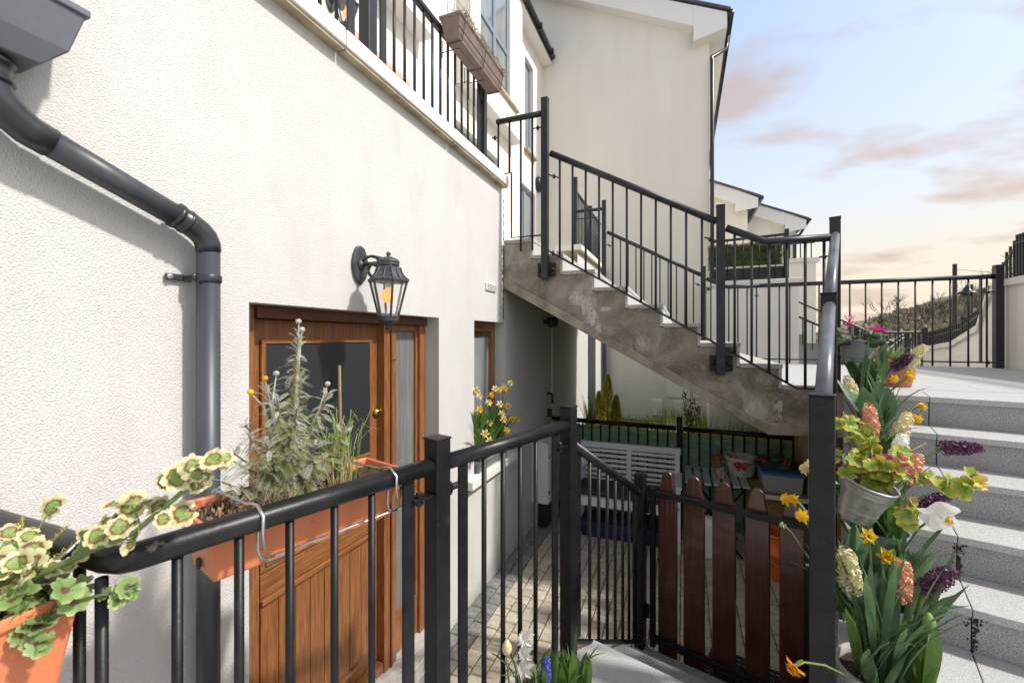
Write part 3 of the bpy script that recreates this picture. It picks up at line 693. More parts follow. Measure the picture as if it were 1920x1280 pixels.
# hopper and downpipe
dp = thing('drainpipe', 'dark grey round drainpipe with hopper running down the white wall beside the door', 'drainpipe', (-1.47, .99, 0))
PX = -1.480; pr = .0345
top = Vector((PX, .455, 2.69)); a_ = Vector((PX, .50, 2.632)); e0 = Vector((PX, .935, 2.452)); e1 = Vector((PX, .990, 2.40))
P(dp, MB().tube([(PX, .553, 2.592), e0], pr, 20), 'sloping_pipe', 'pipe', True)
P(dp, MB().tube([(PX, .992, 2.382), (PX, .992, -.02)], pr, 20), 'vertical_pipe', 'pipe', True)
P(dp, MB().tube([(PX, .885, 2.4728), (PX, .938, 2.4505), (PX, .962, 2.437), (PX, .980, 2.420), (PX, .990, 2.398), (PX, .992, 2.375)], .0375, 20), 'elbow', 'pipe_joint', True)
P(dp, MB().tube([(PX, .494, 2.735), (PX, .494, 2.672), (PX, .500, 2.650), (PX, .513, 2.630), (PX, .535, 2.608), (PX, .560, 2.5895), (PX, .600, 2.5748)], .0375, 20), 'elbow', 'pipe_joint', True)
P(dp, MB().tube([(PX, .886, 2.4724), (PX, .899, 2.467)], .041, 20), 'collar', 'pipe_joint', True)
P(dp, MB().tube([(PX, .917, 2.4594), (PX, .926, 2.4556)], .040, 20), 'collar', 'pipe_joint', True)
P(dp, MB().lathe((PX, .494, 2.675), [(.043, 0), (.043, .008), (.039, .01), (.039, .04), (.044, .042), (.044, .052)], 20), 'collar', 'pipe_joint', True)
clip = P(dp, MB().lathe((PX, .992, 2.272), [(.0375, 0), (.039, .002), (.039, .022), (.0375, .024)], 20, False, False), 'clip', 'pipe_joint', True)
P(clip, MB().bx(-1.545, -1.533, .895, .975, 2.273, 2.295).bx(-1.533, PX, .945, .955, 2.274, 2.294), 'clip_arm', 'pipe_joint', bevel=.004)
P(clip, MB().lathe((-1.533, .905, 2.284), [(.009, 0), (.009, .004), (.004, .005)], 10, tilt=(0, radians(90), 0)), 'screw', 'steel')
hp = MB()
tp = [(-1.545, .30), (-1.39, .30), (-1.39, .63), (-1.545, .63)]; bt = [(-1.545, .36), (-1.405, .36), (-1.405, .605), (-1.545, .605)]; b2 = [(-1.53, .40), (-1.425, .40), (-1.425, .56), (-1.53, .56)]
def loft(m, rings):
    n = len(rings[0][0]); o = len(m.v)
    for poly, z in rings: m.v += [(x, y, z) for x, y in poly]
    for i in range(len(rings) - 1):
        for j in range(n):
            m.f.append((o + i * n + j, o + i * n + (j + 1) % n, o + (i + 1) * n + (j + 1) % n, o + (i + 1) * n + j)); m.m.append(m.mi)
    m.f.append(tuple(o + j for j in range(n))[::-1]); m.m.append(m.mi)
    m.f.append(tuple(o + (len(rings) - 1) * n + j for j in range(n))); m.m.append(m.mi)
    return m
hop = P(dp, loft(MB(), [(b2, 2.736), (bt, 2.790), (tp, 2.885), (tp, 2.90)]), 'hopper', 'hopper_grey', bevel=.004)
P(hop, MB().bx(-1.546, -1.383, .293, .637, 2.886, 2.905), 'rim', 'hopper_grey', bevel=.004)

# ------------------------------------------------------------------ wall lanterns
def lantern(name, label, loc, s=1.0):
    x, y, z = loc   # wall plane x, centre y, lamp head centre z
    t = thing(name, label, 'wall lamp', (x, y, z - .2), group='black lantern wall lamps')
    pl = [(0, .098), (.028, .088), (.040, .066), (.048, .05), (.055, .02), (.057, 0), (.055, -.02), (.048, -.05), (.040, -.066), (.028, -.083), (0, -.105)]
    poly = [(y + a, z + b + .085) for a, b in pl] + [(y - a, z + b + .085) for a, b in pl[-2:0:-1]]
    P(t, MB().prism(poly, x + .001, x + .018, 'x'), 'back_plate', 'lamp_black', bevel=.006)
    P(t, MB().lathe((x + .016, y, z + .085), [(.030, 0), (.026, .010), (.014, .016), (.009, .022)], 12, tilt=(0, radians(90), 0)), 'boss', 'lamp_black', True)
    arm = MB().tube([(x + .015, y, z + .085), (x + .19, y, z + .085)], .011, 8)
    arm.tube([(x + .02, y, z + .097), (x + .045, y, z + .118), (x + .08, y, z + .125), (x + .115, y, z + .113), (x + .125, y, z + .09)], .0075, 7)
    arm.tube([(x + .09, y, z + .123), (x + .15, y, z + .108), (x + .18, y, z + .105)], .0075, 7)
    arm.tube([(x + .10 + .03 * cos(a) * (1 - a / 14), y, z + .05 + .03 * sin(a) * (1 - a / 14)) for a in [1.6 - .5 * i for i in range(14)]], .008, 7)
    P(t, arm, 'arm', 'lamp_black', True)
    cx = x + .185; h6 = 6
    roof = MB().lathe((cx, y, z), [(.104, -.012), (.106, -.004), (.082, .012), (.067, .034), (.060, .058), (.050, .070)], h6, a0=.35)
    P(t, roof, 'roof', 'lamp_black', bevel=.003)
    rb = MB()
    for k in range(12):
        a = .35 + 2 * pi * k / 12; rr = lambda r: r * (1 if k % 2 == 0 else .885)
        rb.tube([(cx + rr(.103) * cos(a), y + rr(.103) * sin(a), z - .003), (cx + rr(.083) * cos(a), y + rr(.083) * sin(a), z + .013), (cx + rr(.068) * cos(a), y + rr(.068) * sin(a), z + .035), (cx + rr(.061) * cos(a), y + rr(.061) * sin(a), z + .06)], .0042, 5)
    P(t, rb, 'roof_rib', 'lamp_black', True)
    P(t, MB().lathe((cx, y, z), [(.052, .068), (.054, .076), (.050, .080), (.055, .084), (.054, .092), (.044, .103), (.022, .112), (.010, .115), (.008, .120), (.011, .124), (.012, .130), (.009, .136), (.003, .139)], 18), 'cap', 'lamp_black', True)
    bot = -.185
    for k in range(h6):
        a = .35 + 2 * pi * k / h6; a2 = .35 + 2 * pi * (k + 1) / h6
        P(t, MB().tube([(cx + .092 * cos(a), y + .092 * sin(a), z - .012), (cx + .048 * cos(a), y + .048 * sin(a), z + bot)], .0062, 6), 'bar', 'lamp_black')
        q = [(.088, -.014, a), (.088, -.014, a2), (.046, bot, a2), (.046, bot, a)]
        P(t, MB().add([(cx + r * cos(b), y + r * sin(b), z + zz_) for r, zz_, b in q], [(0, 1, 2, 3)]), 'pane', 'clear_glass', fix=False)
    P(t, MB().lathe((cx, y, z + bot), [(.052, .006), (.053, 0), (.048, -.008), (.050, -.012), (.048, -.022), (.030, -.030), (.016, -.034), (.014, -.038), (.014, -.060), (.010, -.064)], 16), 'base', 'lamp_black', True)
    P(t, MB().lathe((cx, y, z), [(.018, -.016), (.018, -.035), (.016, -.040)], 14), 'lamp_holder', 'upvc', True)
    P(t, MB().lathe((cx, y, z), [(.014, -.040), (.018, -.048), (.029, -.064), (.034, -.082), (.030, -.100), (.018, -.112), (.004, -.116)], 18), 'bulb', 'bulb', True)
    return t
lantern('wall_lantern', 'black lantern wall lamp with amber bulb above the wooden front door', (WX, 1.80, 2.375))
lantern('wall_lantern', 'black lantern wall lamp beside the red terrace door, partly cut off at top', (UX, 2.95, 4.92))

# ------------------------------------------------------------------ concrete staircase up to the terrace
cs = thing('concrete_staircase', 'weathered concrete staircase with granite treads rising to the terrace door level', 'staircase', (-.3, 3.75, 1.37))
XK = [-1.265 + .278 * k for k in range(8)]; ZK = [2.986 - .1563 * k for k in range(9)]
Y0, Y1 = 3.752, 6.74
prof = [(-1.549, 2.556), (-1.549, ZK[0] - .033)]
for k in range(8): prof += [(XK[k] - .022, ZK[k] - .033), (XK[k] - .022, ZK[k + 1] - .033)]
prof += [(.681, ZK[8] - .033), (.681, 1.40), (.60, 1.374)]
cbody = P(cs, MB().prism(prof, Y0, Y1, 'y'), 'body', 'concrete')
P(cs, MB().bx(.682, 1.22, 3.745, 3.7515, 1.395, 1.70), 'landing_beam', 'concrete')
# proud band along the soffit edge
bp = [(-1.549, 2.548), (.588, 1.365), (1.20, 1.382), (1.20, 1.452), (.56, 1.452), (-1.549, 2.640)]
P(cs, MB().prism(bp, 3.728, 3.7505, 'y'), 'edge_band', 'concrete_band', bevel=.006)
lx = -1.549
for k in range(8):
    P(cs, MB().bx(lx + .0005, XK[k] + .004, Y0 - .012, Y1, ZK[k] - .032, ZK[k]), 'tread', 'granite_end', bevel=.002)
    P(cs, MB().bx(XK[k] - .0215, XK[k] - .002, Y0 - .008, Y1 - .01, ZK[k + 1] - .025, ZK[k] - .0325), 'riser', 'upvc' if False else 'granite_top')
    lx = XK[k]
def blotch(parent, cx, cz, w, h, mat, n, y=3.7495, nm='efflorescence'):
    m = MB()
    for i in range(n * 3):
        a = ru(0, 6.28); r = rnd() ** .62 * (1 + .25 * sin(3 * a + cx * 40)); x = cx + cos(a) * r * w; z = cz + sin(a) * r * h; s = ru(.0025, .010) * (1.2 - .75 * r)
        m.add([(x + s * cos(b) * ru(.6, 1.2), y - .0004 - .001 * rnd(), z + s * 1.3 * sin(b) * ru(.6, 1.3)) for b in [q * 6.283 / 7 for q in range(7)]], [tuple(range(7))])
    o = P(parent, m, nm, mat, fix=False); o['kind'] = 'stuff'; return o
M('lime', (.36, .335, .295), (.60, .575, .53), 40, .95, bump=.003, bscale=90)
blotch(cs, -.86, 2.43, .075, .07, 'lime', 110); blotch(cs, -.78, 2.36, .055, .10, 'lime', 130); blotch(cs, -.73, 2.26, .05, .10, 'lime', 140); blotch(cs, -.68, 2.15, .028, .08, 'lime', 60); blotch(cs, -.62, 2.33, .05, .022, 'lime', 40)
blotch(cs, .72, 1.50, .10, .045, 'lime', 60); blotch(cs, .66, 1.58, .05, .06, 'lime', 36)
blotch(cs, .90, 1.60, .035, .06, 'moss_stain', 70, nm='moss'); blotch(cs, .30, 1.745, .05, .012, 'moss_stain', 40, nm='moss'); blotch(cs, .62, 1.705, .06, .012, 'moss_stain', 50, nm='moss')

# ------------------------------------------------------------------ railings
BR = .0098
def bal(parent, p0, p1, mat, r=BR, nm='baluster', n=8): return P(parent, MB().tube([p0, p1], r, n), nm, mat, True)
# near railing round the sunken entrance (rail frame)
U = -1.05
nr = thing('entrance_railing', 'black metal railing with round handrail in front of the wooden door', 'railing', (U, .956, PZ), 'R')
RZ = 1.682; rr = .026
c0 = (U, .188, RZ)
def inR(p): # world -> rail frame
    return (p[0] * EU[0] + p[1] * EU[1], p[0] * ET[0] + p[1] * ET[1], p[2])
wcorner = RW(*c0); wend = inR((-1.545, wcorner.y, RZ))
P(nr, MB().tube([(U, .925, RZ), (U, .55, RZ), (U, .21, RZ), (U - .006, .193, RZ), (U - .03, .178, RZ), wend], rr, 18), 'handrail', 'black_worn', True)
P(nr, MB().tube([(U, .987, RZ), (U, 1.742, RZ)], rr, 18), 'handrail', 'black_worn', True)
P(nr, post_mb(U, .956, PZ - .3, 1.771), 'post', 'black_metal', bevel=.003)
P(nr, post_mb(U, 1.773, PZ - .5, 1.771), 'post', 'black_metal', bevel=.003)
for t in (.163, .273, .383, .491, .604, .714): bal(nr, (U, t, PZ + .09), (U, t, RZ - .02), 'black_metal')
for t in (.84, 1.072, 1.655): P(nr, MB().bx(U - .006, U + .006, t - .02, t + .02, PZ + .06, RZ - .02), 'flat_bar', 'black_metal', bevel=.002)
for t in (1.18, 1.288, 1.396, 1.504): bal(nr, (U, t, PZ + .09), (U, t, RZ - .02), 'black_metal')
P(nr, MB().bx(U - .02, U + .02, .19, .93, PZ + .055, PZ + .067), 'bottom_rail', 'black_metal'); P(nr, MB().bx(U - .02, U + .02, .985, 1.745, PZ + .055, PZ + .067), 'bottom_rail', 'black_metal')
for w_ in (.13, .26, .39):
    q = inR((wcorner.x - w_, wcorner.y, 0)); bal(nr, (q[0], q[1], PZ + .09), (q[0], q[1], RZ - .02), 'black_metal')
for a, b in ((.86, .928), (.984, 1.055), (1.672, 1.745)):
    m = MB().bx(U - .018, U + .018, a - .01, b + .008, 1.590, 1.598); c = (a + b) / 2 - .012
    m.lathe((U, c, 1.570), [(.007, 0), (.013, .006), (.013, .014), (.007, .02)], 6); m.lathe((U, c, 1.598), [(.014, 0), (.014, .006), (.010, .007), (.010, .014), (.008, .016)], 6)
    P(nr, m, 'bracket', 'black_worn')
# sloping panel down to the gate post
s0, s1 = (U, 1.806, 1.585), (U, 2.60, 1.142)
P(nr, MB().tube([s0, (U, 2.585, 1.150), (U, 2.612, 1.128)], .023, 16), 'handrail', 'black_worn', True)
P(nr, post_mb(U, 2.645, -.02, 1.239, .06), 'post', 'black_metal', bevel=.003)
def slz(t): return 1.585 + (t - 1.806) * (1.142 - 1.585) / .794
for t in (1.98, 2.08, 2.18, 2.28, 2.38, 2.47): bal(nr, (U, t, .61 - (t - 1.9) * .55), (U, t, slz(t) - .015), 'black_metal', .009)
for t in (1.86, 2.555): P(nr, MB().bx(U - .006, U + .006, t - .02, t + .02, .62 - (t - 1.9) * .55, slz(t) - .01), 'flat_bar', 'black_metal')
P(nr, MB().tube([(U, 1.80, .655), (U, 2.62, .205)], .012, 6), 'bottom_rail', 'black_metal')
for t, z in ((1.832, 1.43), (2.60, .93)): bolt_bracket(nr, (U, t - .03, z), (U, t + .03, z), 'black_metal', .008)

# picket gate
gt = thing('picket_gate', 'low garden gate with five dark brown round-topped pickets on a black frame', 'gate', (-.57, 2.64, 0), 'R')
P(gt, MB().bx(-.985, -.18, 2.652, 2.688, 1.112, 1.146), 'top_rail', 'black_metal', bevel=.003)
P(gt, MB().bx(-.985, -.18, 2.652, 2.688, .215, .25), 'bottom_rail', 'black_metal', bevel=.003)
P(gt, MB().bx(-.995, -.965, 2.653, 2.687, .18, 1.16), 'stile', 'black_metal', bevel=.003); P(gt, MB().bx(-.200, -.165, 2.653, 2.687, .18, 1.16), 'stile', 'black_metal', bevel=.003)
for k, (a, b, zt) in enumerate(((-.955, -.842, 1.270), (-.803, -.684, 1.270), (-.642, -.519, 1.268), (-.474, -.353, 1.268), (-.311, -.190, 1.245))):
    w = (b - a) / 2; c = (a + b) / 2; poly = [(a, .13), (b, .13), (b, 1.10)]
    for i in range(9):
        an = i * pi / 8; rr_ = w * .66; poly.append((c + rr_ * cos(an), zt - .062 + .062 * sin(an) ** .8))
    poly.append((a, 1.10))
    o = P(gt, MB().prism(poly, 2.689, 2.716, 'y'), 'picket', 'picket', bevel=.006)
for z in (.35, 1.0): P(gt, MB().tube([(-1.012, 2.665, z), (-1.012, 2.665, z + .08)], .012, 8), 'hinge', 'black_metal')
P(gt, MB().tube([(-.19, 2.64, .95), (-.12, 2.64, .95)], .007, 6), 'latch', 'steel')
single('latch_post', 'short black round post on the latch side of the picket gate', 'post', MB().lathe((-.115, 2.70, 0), [(.022, 0), (.022, 1.215), (.015, 1.232), (.004, 1.236)], 12), 'black_metal', (-.115, 2.70, 0), 'R', smooth=True)
# perforated mat behind the gate
dm = thing('door_mat', 'black perforated rubber mat on the setts behind the picket gate', 'mat', (-.42, 2.95, 0), 'R')
m = MB()
for i in range(15):
    m.bx(-.75 + i * .045, -.738 + i * .045, 2.76, 3.16, .004, .016)
for j in range(10): m.bx(-.752, -.105, 2.758 + j * .043, 2.770 + j * .043, .005, .017)
P(dm, m, 'grid', 'cushion')

# right stair railing (rail frame)
sr = thing('stair_railing', 'black railing with thick round handrail climbing beside the flower pots', 'railing', (-.09, 2.7, PZ), 'R')
uC = -.085
P(sr, post_mb(uC, 1.84, PZ, 1.895, .072), 'post', 'black_metal', bevel=.004)
P(sr, post_mb(-.10, 2.74, 1.0, 2.315, .068), 'post', 'black_metal', bevel=.004)
P(sr, post_mb(-.105, 3.90, 1.70, 2.95, .066), 'post', 'grey_metal', bevel=.004)
P(sr, MB().tube([(-.087, 1.872, 1.815), (-.098, 2.715, 2.245)], .028, 18), 'handrail', 'rail_worn', True)
P(sr, MB().tube([(-.10, 2.772, 2.25), (-.104, 3.872, 2.815)], .028, 18), 'handrail', 'rail_worn', True)
for i, t in enumerate([1.98 + .11 * k for k in range(7)] + [2.86 + .11 * k for k in range(10)]):
    zl = PZ + R_ * 1.0 + max(0, (t - 1.8)) * R_ / G_ + .05; zu = 1.815 + (t - 1.872) * .51 - .02
    bal(sr, (uC - .012, t, zl), (uC - .012, t, zu), 'black_metal')
P(sr, MB().tube([(uC - .012, 1.88, PZ + R_ + .09), (uC - .012, 3.5, PZ + R_ + .09 + 1.62 * R_ / G_)], .010, 6), 'bottom_rail', 'black_metal')
for t, z in ((1.91, 1.62), (2.67, 2.02), (2.81, 2.10)): bolt_bracket(sr, (uC, t - .03, z), (uC, t + .03, z))

# railing on the front edge of the concrete staircase
YF = 3.70
def stair_railing(name, label, yf, front=True, hid=None):
    t = thing(name, label, 'railing', (-.3, yf, 1.736))
    g_ = 'grey_metal'
    P(t, post_mb(-1.137, yf, 2.60, 4.196), 'post', g_, bevel=.003); P(t, post_mb(.265, yf, 1.80, 3.10), 'post', g_, bevel=.003)
    P(t, MB().tube([(-1.085, yf, 3.705), (.238, yf, 2.978)], .027, 16), 'handrail', g_, True)
    P(t, MB().tube([(.302, yf, 2.925), (.545, yf, 2.806), (.572, yf, 2.797), (.61, yf, 2.796), (.965, yf, 2.796)], .027, 16), 'handrail', g_, True)
    n = 12
    def zlow(x): return 2.815 + (x + 1.05) * (1.722 - 2.815) / (.765 + 1.05) if x < .765 else 1.722
    def ztop(x): return (3.705 + (x + 1.085) * (2.978 - 3.705) / 1.323) if x < .25 else max(2.796, 2.925 - (x - .302) * .49)
    P(t, MB().tube([(-1.09, yf, 2.84), (.765, yf, 1.722), (.97, yf, 1.722)], .0085, 6), 'bottom_rail', g_)
    k = 0
    x = -1.003
    while x < .95:
        if abs(x - .265) > .035: bal(t, (x, yf, zlow(x)), (x, yf, ztop(x) - .02), g_, .0098)
        x += .1137
    for (xa, za), (xb, zb) in (((-1.10, 3.52), (-1.01, 3.48)), ((.15, 2.865), (.235, 2.83)), ((.30, 2.795), (.365, 2.76)), ((-1.11, 2.86), (-1.02, 2.80)), ((.30, 2.005), (.36, 1.965)), ((.90, 2.66), (.965, 2.665))):
        bolt_bracket(t, (xa, yf, za), (xb, yf, zb), g_, .006)
    # side plates bolted to the concrete
    for xx, zz_ in ((-1.137, 2.70), (.265, 1.90)):
        m = MB().bx(xx - .075, xx + .085, yf + .02, yf + .045, zz_ - .07, zz_ + .05)
        for q in (-.052, .062): m.lathe((xx + q, yf + .02, zz_ - .01), [(.018, 0), (.018, .012), (.012, .02), (.004, .021)], 8, tilt=(radians(90), 0, 0))
        P(t, m, 'base_plate', 'black_metal', bevel=.003)
    return t
srf = stair_railing('staircase_railing', 'dark grey railing along the near edge of the concrete staircase', YF)
# short level piece from the terrace railing to the first post
P(srf, MB().tube([(-1.60, YF, 4.07), (-1.165, YF, 4.07)], .025, 14), 'handrail', 'grey_metal', True)
for x, zl in ((-1.585, 3.555), (-1.475, 3.59), (-1.365, 2.835 + .03), (-1.255, 2.835 + .03)):
    bal(srf, (x, YF, zl), (x, YF, 4.055), 'grey_metal')
P(srf, MB().tube([(-1.56, YF, 3.585), (-1.455, YF, 3.585), (-1.455, YF, 2.995), (-1.165, YF, 2.995)], .0085, 6), 'bottom_rail', 'grey_metal')
bolt_bracket(srf, (-1.65, YF, 3.93), (-1.59, YF, 3.93), 'grey_metal', .006); bolt_bracket(srf, (-1.245, YF, 3.95), (-1.165, YF, 3.95), 'grey_metal', .006)
# far side of the staircase and the back of the landing
YB = 6.78
srb = stair_railing('staircase_railing', 'dark grey railing along the far edge of the concrete staircase and landing', YB)
P(srb, MB().tube([(.965, YB, 2.796), (3.36, YB, 2.80)], .027, 14), 'handrail', 'grey_metal', True)
P(srb, MB().tube([(.97, YB, 1.80), (3.36, YB, 1.80)], .0085, 6), 'bottom_rail', 'grey_metal')
x = 1.08
while x < 3.33: bal(srb, (x, YB, 1.745), (x, YB, 2.78), 'grey_metal'); x += .165 if x > 1.3 else .12
P(srb, post_mb(3.40, YB, 1.737, 2.93, .075), 'post', 'grey_metal', bevel=.003)
P(srb, MB().bx(3.24, 3.252, YB - .02, YB + .02, 1.79, 2.78), 'flat_bar', 'grey_metal')
bolt_bracket(srb, (3.26, YB, 2.62), (3.37, YB, 2.62), 'grey_metal', .007); bolt_bracket(srb, (3.26, YB, 1.80), (3.37, YB, 1.80), 'grey_metal', .008)
bolt_bracket(srb, (-1.6, YB, 3.95), (-1.2, YB, 3.95), 'grey_metal', .008)
P(srb, MB().tube([(-1.6, YB, 4.07), (-1.165, YB, 4.07)], .025, 12), 'handrail', 'grey_metal', True)

# terrace railing on the coping
tr = thing('terrace_railing', 'dark grey railing standing on the pale coping of the terrace wall', 'railing', (-1.62, 2.5, 3.552))
TX = -1.62; TZ = 4.30
P(tr, MB().bx(TX - .022, TX + .022, -1.0, 3.42, TZ - .03, TZ + .012), 'handrail', 'grey_metal', bevel=.012, seg=3)
P(tr, post_mb(TX, 1.956, 3.552, 4.40, .07), 'post', 'grey_metal', bevel=.003); P(tr, post_mb(TX, 3.437, 3.552, 4.30, .06), 'post', 'grey_metal', bevel=.003)
for y in (1.822, 2.085, 3.36): P(tr, MB().bx(TX - .006, TX + .006, y - .025, y + .025, 3.56, TZ - .03), 'flat_bar', 'grey_metal')
y = 2.19
while y < 3.33: bal(tr, (TX, y, 3.552), (TX, y, TZ - .02), 'grey_metal'); y += .1075
y = 1.72
while y > .3: bal(tr, (TX, y, 3.552), (TX, y, TZ - .02), 'grey_metal'); y -= .1075
bolt_bracket(tr, (TX, 3.365, 4.12), (TX, 3.42, 4.12), 'grey_metal', .008)
t2 = thing('terrace_railing', 'distant dark grey railing on the terrace coping beyond the staircase', 'railing', (-1.60, 8.0, 3.552))
P(t2, MB().tube([(-1.60, 6.85, 4.42), (-1.60, 9.05, 4.42)], .024, 10), 'handrail', 'grey_metal')
P(t2, post_mb(-1.60, 6.82, 3.552, 4.62, .07), 'post', 'grey_metal'); P(t2, post_mb(-1.60, 8.0, 3.552, 4.50, .07), 'post', 'grey_metal')
for k in range(18): bal(t2, (-1.60, 6.95 + k * .115, 3.552), (-1.60, 6.95 + k * .115, 4.42), 'grey_metal', n=6)
P(t2, MB().tube([(-1.60, 6.86, 3.64), (-1.60, 9.05, 3.64)], .009, 6), 'bottom_rail', 'grey_metal')

# patio fence with green windbreak mesh
FY = 5.19
def fy(x): return 5.26 - (x + 1.19) * .068
fn = thing('patio_fence', 'black metal fence with green windbreak mesh at the back of the patio', 'fence', (0, FY, 0))
P(fn, MB().tube([(-1.55, fy(-1.55), 1.085), (-.075, fy(-.075), 1.085)], .026, 12), 'top_rail', 'black_metal', True)
P(fn, MB().tube([(-.005, fy(0), 1.085), (1.6, fy(1.6), 1.085)], .026, 12), 'top_rail', 'black_metal', True)
P(fn, post_mb(-.04, fy(0), -.02, 1.215, .06), 'post', 'black_metal', bevel=.003); P(fn, post_mb(1.2, fy(1.2), -.02, 1.18, .06), 'post', 'black_metal')
P(fn, post_mb(-1.30, fy(-1.3), -.02, 1.19, .06), 'post', 'black_metal')
x = -1.46
while x < 1.55:
    if abs(x + .04) > .05: bal(fn, (x, fy(x), .08), (x, fy(x), 1.07), 'black_metal', .009, n=6)
    x += .108
gm = MB()
nx = 60
for i in range(nx):
    xa = -1.5 + 3.05 * i / nx; xb = -1.5 + 3.05 * (i + 1) / nx
    f_ = lambda q: fy(q) + .02 + .006 * sin(q * 29)
    gm.quad((xa, f_(xa), .03), (xb, f_(xb), .03), (xb, f_(xb), 1.035 + .006 * sin(xb * 40)), (xa, f_(xa), 1.035 + .006 * sin(xa * 40)))
P(fn, gm, 'mesh_sheet', 'mesh_green', True, fix=False)
ty = MB()
for i in range(64): xq = -1.48 + i * .047; ty.bx(xq, xq + .022, fy(xq) + .004, fy(xq) + .012, 1.035, 1.062)
P(fn, ty, 'mesh_tie', 'leaf_yellow')['kind'] = 'stuff'

# ------------------------------------------------------------------ neighbouring houses, walls, hill
GY = 9.1
gb = thing('gable_house', 'tall cream rendered gable end with white bargeboard and dark gutter behind the staircase', 'house', (-1.2, GY, .3))
RX = .46; EZ = 7.35
P(gb, MB().prism([(-7, -.3), (RX, -.3), (RX, 7.66), (.17, 7.94), (-7, 7.94 + 7.17 * .50)], GY, GY + 9, 'y'), 'wall', 'gable_render')
def barge(x0, z0, x1, z1, h, th, y0, y1): return MB().prism([(x0, z0), (x1, z1), (x1, z1 + h), (x0, z0 + h)], y0, y1, 'y')
sl_ = .50
def rz_(x): return 7.93 - (x - .18) * sl_
P(gb, MB().prism([(-7, rz_(-7) - .02), (.17, rz_(.17) - .02), (.17, rz_(.17) + .36), (-7, rz_(-7) + .36)], GY - .26, GY - .235, 'y'), 'bargeboard', 'upvc')
P(gb, MB().prism([(-7, rz_(-7) - .005), (.17, rz_(.17) - .005), (.17, rz_(.17) + .03), (-7, rz_(-7) + .03)], GY - .235, GY - .001, 'y'), 'verge_soffit', 'soffit')
P(gb, MB().prism([(.171, 7.62), (.74, 7.74), (.74, 8.01), (.171, rz_(.171) + .36)], GY - .265, GY - .235, 'y'), 'box_end', 'upvc')
P(gb, MB().prism([(.171, 7.62), (.74, 7.74), (.74, 7.77), (.171, 7.65)], GY - .234, GY + 9, 'y'), 'eaves_soffit', 'soffit')
P(gb, MB().prism([(-7, rz_(-7) + .36), (.80, rz_(.80) + .40), (.80, rz_(.80) + .45), (-7, rz_(-7) + .43)], GY - .29, GY + 9, 'y'), 'roof', 'slate')
P(gb, MB().tube([(.80, GY - .28, 7.98), (.80, GY + 9, 7.98)], .06, 10), 'gutter', 'gutter', True)
P(gb, MB().bx(.742, .76, GY - .25, GY + 9, 7.74, 8.02), 'fascia', 'gutter')
P(gb, MB().tube([(.80, GY + .3, 7.93), (.76, GY + .2, 7.62), (.50, GY + .10, 7.45), (.505, GY - .05, 7.30), (.505, GY - .05, .3)], .036, 10), 'downpipe', 'gutter', True)
for a, b, c, d in ((-.06, .14, .55, .86), (-.46, -.26, .55, .86)):
    mbx = P(gb, MB().bx(a - .12, b - .12, GY - .05, GY - .001, c, d), 'meter_box', 'upvc', bevel=.006)
    P(mbx, MB().bx(a - .11, b - .13, GY - .056, GY - .0505, c + .012, d - .012), 'lid', 'upvc', bevel=.003)
P(gb, MB().bx(-.30, .30, GY - .035, GY - .001, .93, 1.40), 'panel', 'upvc', bevel=.006)
def far_house(name, label, Y, xr, z_r, slope, width, pipe):
    t = thing(name, label, 'house', (xr - 2, Y, -1), group='stepped row of cream gabled houses')
    P(t, MB().prism([(xr - width, -3), (xr, -3), (xr, z_r - .72), (xr - .42, z_r - .66 + .42 * slope), (xr - width, z_r - .66 + width * slope)], Y, Y + 8, 'y'), 'wall', 'gable_render')
    zt = lambda x: z_r + (xr - x) * slope
    P(t, MB().prism([(xr - width, zt(xr - width) - .70), (xr - .42, zt(xr - .42) - .70), (xr - .42, zt(xr - .42) - .22), (xr - width, zt(xr - width) - .22)], Y - .3, Y - .26, 'y'), 'bargeboard', 'upvc')
    P(t, MB().prism([(xr - width, zt(xr - width) - .68), (xr - .42, zt(xr - .42) - .68), (xr - .42, zt(xr - .42) - .62), (xr - width, zt(xr - width) - .62)], Y - .26, Y, 'y'), 'verge_soffit', 'soffit')
    P(t, MB().prism([(xr - .419, zt(xr - .42) - 1.0), (xr + .28, zt(xr) - .70), (xr + .28, zt(xr + .28) - .26), (xr - .419, zt(xr - .42) - .22)], Y - .31, Y - .26, 'y'), 'box_end', 'upvc')
    P(t, MB().prism([(xr - width, zt(xr - width) - .22), (xr + .36, zt(xr + .36) - .22), (xr + .36, zt(xr + .36) - .14), (xr - width, zt(xr - width) - .14)], Y - .34, Y + 8, 'y'), 'roof', 'slate')
    P(t, MB().tube([(xr + .38, Y - .3, zt(xr + .3) - .25), (xr + .38, Y + 8, zt(xr + .3) - .25)], .075, 8), 'gutter', 'gutter')
    if pipe: P(t, MB().tube([(xr + .38, Y - .1, zt(xr + .3) - .3), (xr + .1, Y - .1, zt(xr) - .9), (xr - .35, Y - .12, zt(xr) - 1.0), (xr - .40, Y - .1, zt(xr) - 1.3), (xr - .40, Y - .1, -1)], .05, 8), 'downpipe', 'gutter', True)
    return t
far_house('far_house', 'cream gabled house with white bargeboard stepping down behind the tall gable', 17.0, 2.06, 7.18, .47, 9, False)
fh2 = far_house('far_house', 'smaller farthest cream gable at the end of the stepped row', 20.0, 4.10, 6.98, .45, 4.2, True)
P(fh2, MB().lathe((2.95, 19.98, 5.9), [(.09, 0), (.09, .05), (.06, .08)], 12, tilt=(radians(90), 0, 0)), 'alarm_box', 'soffit')

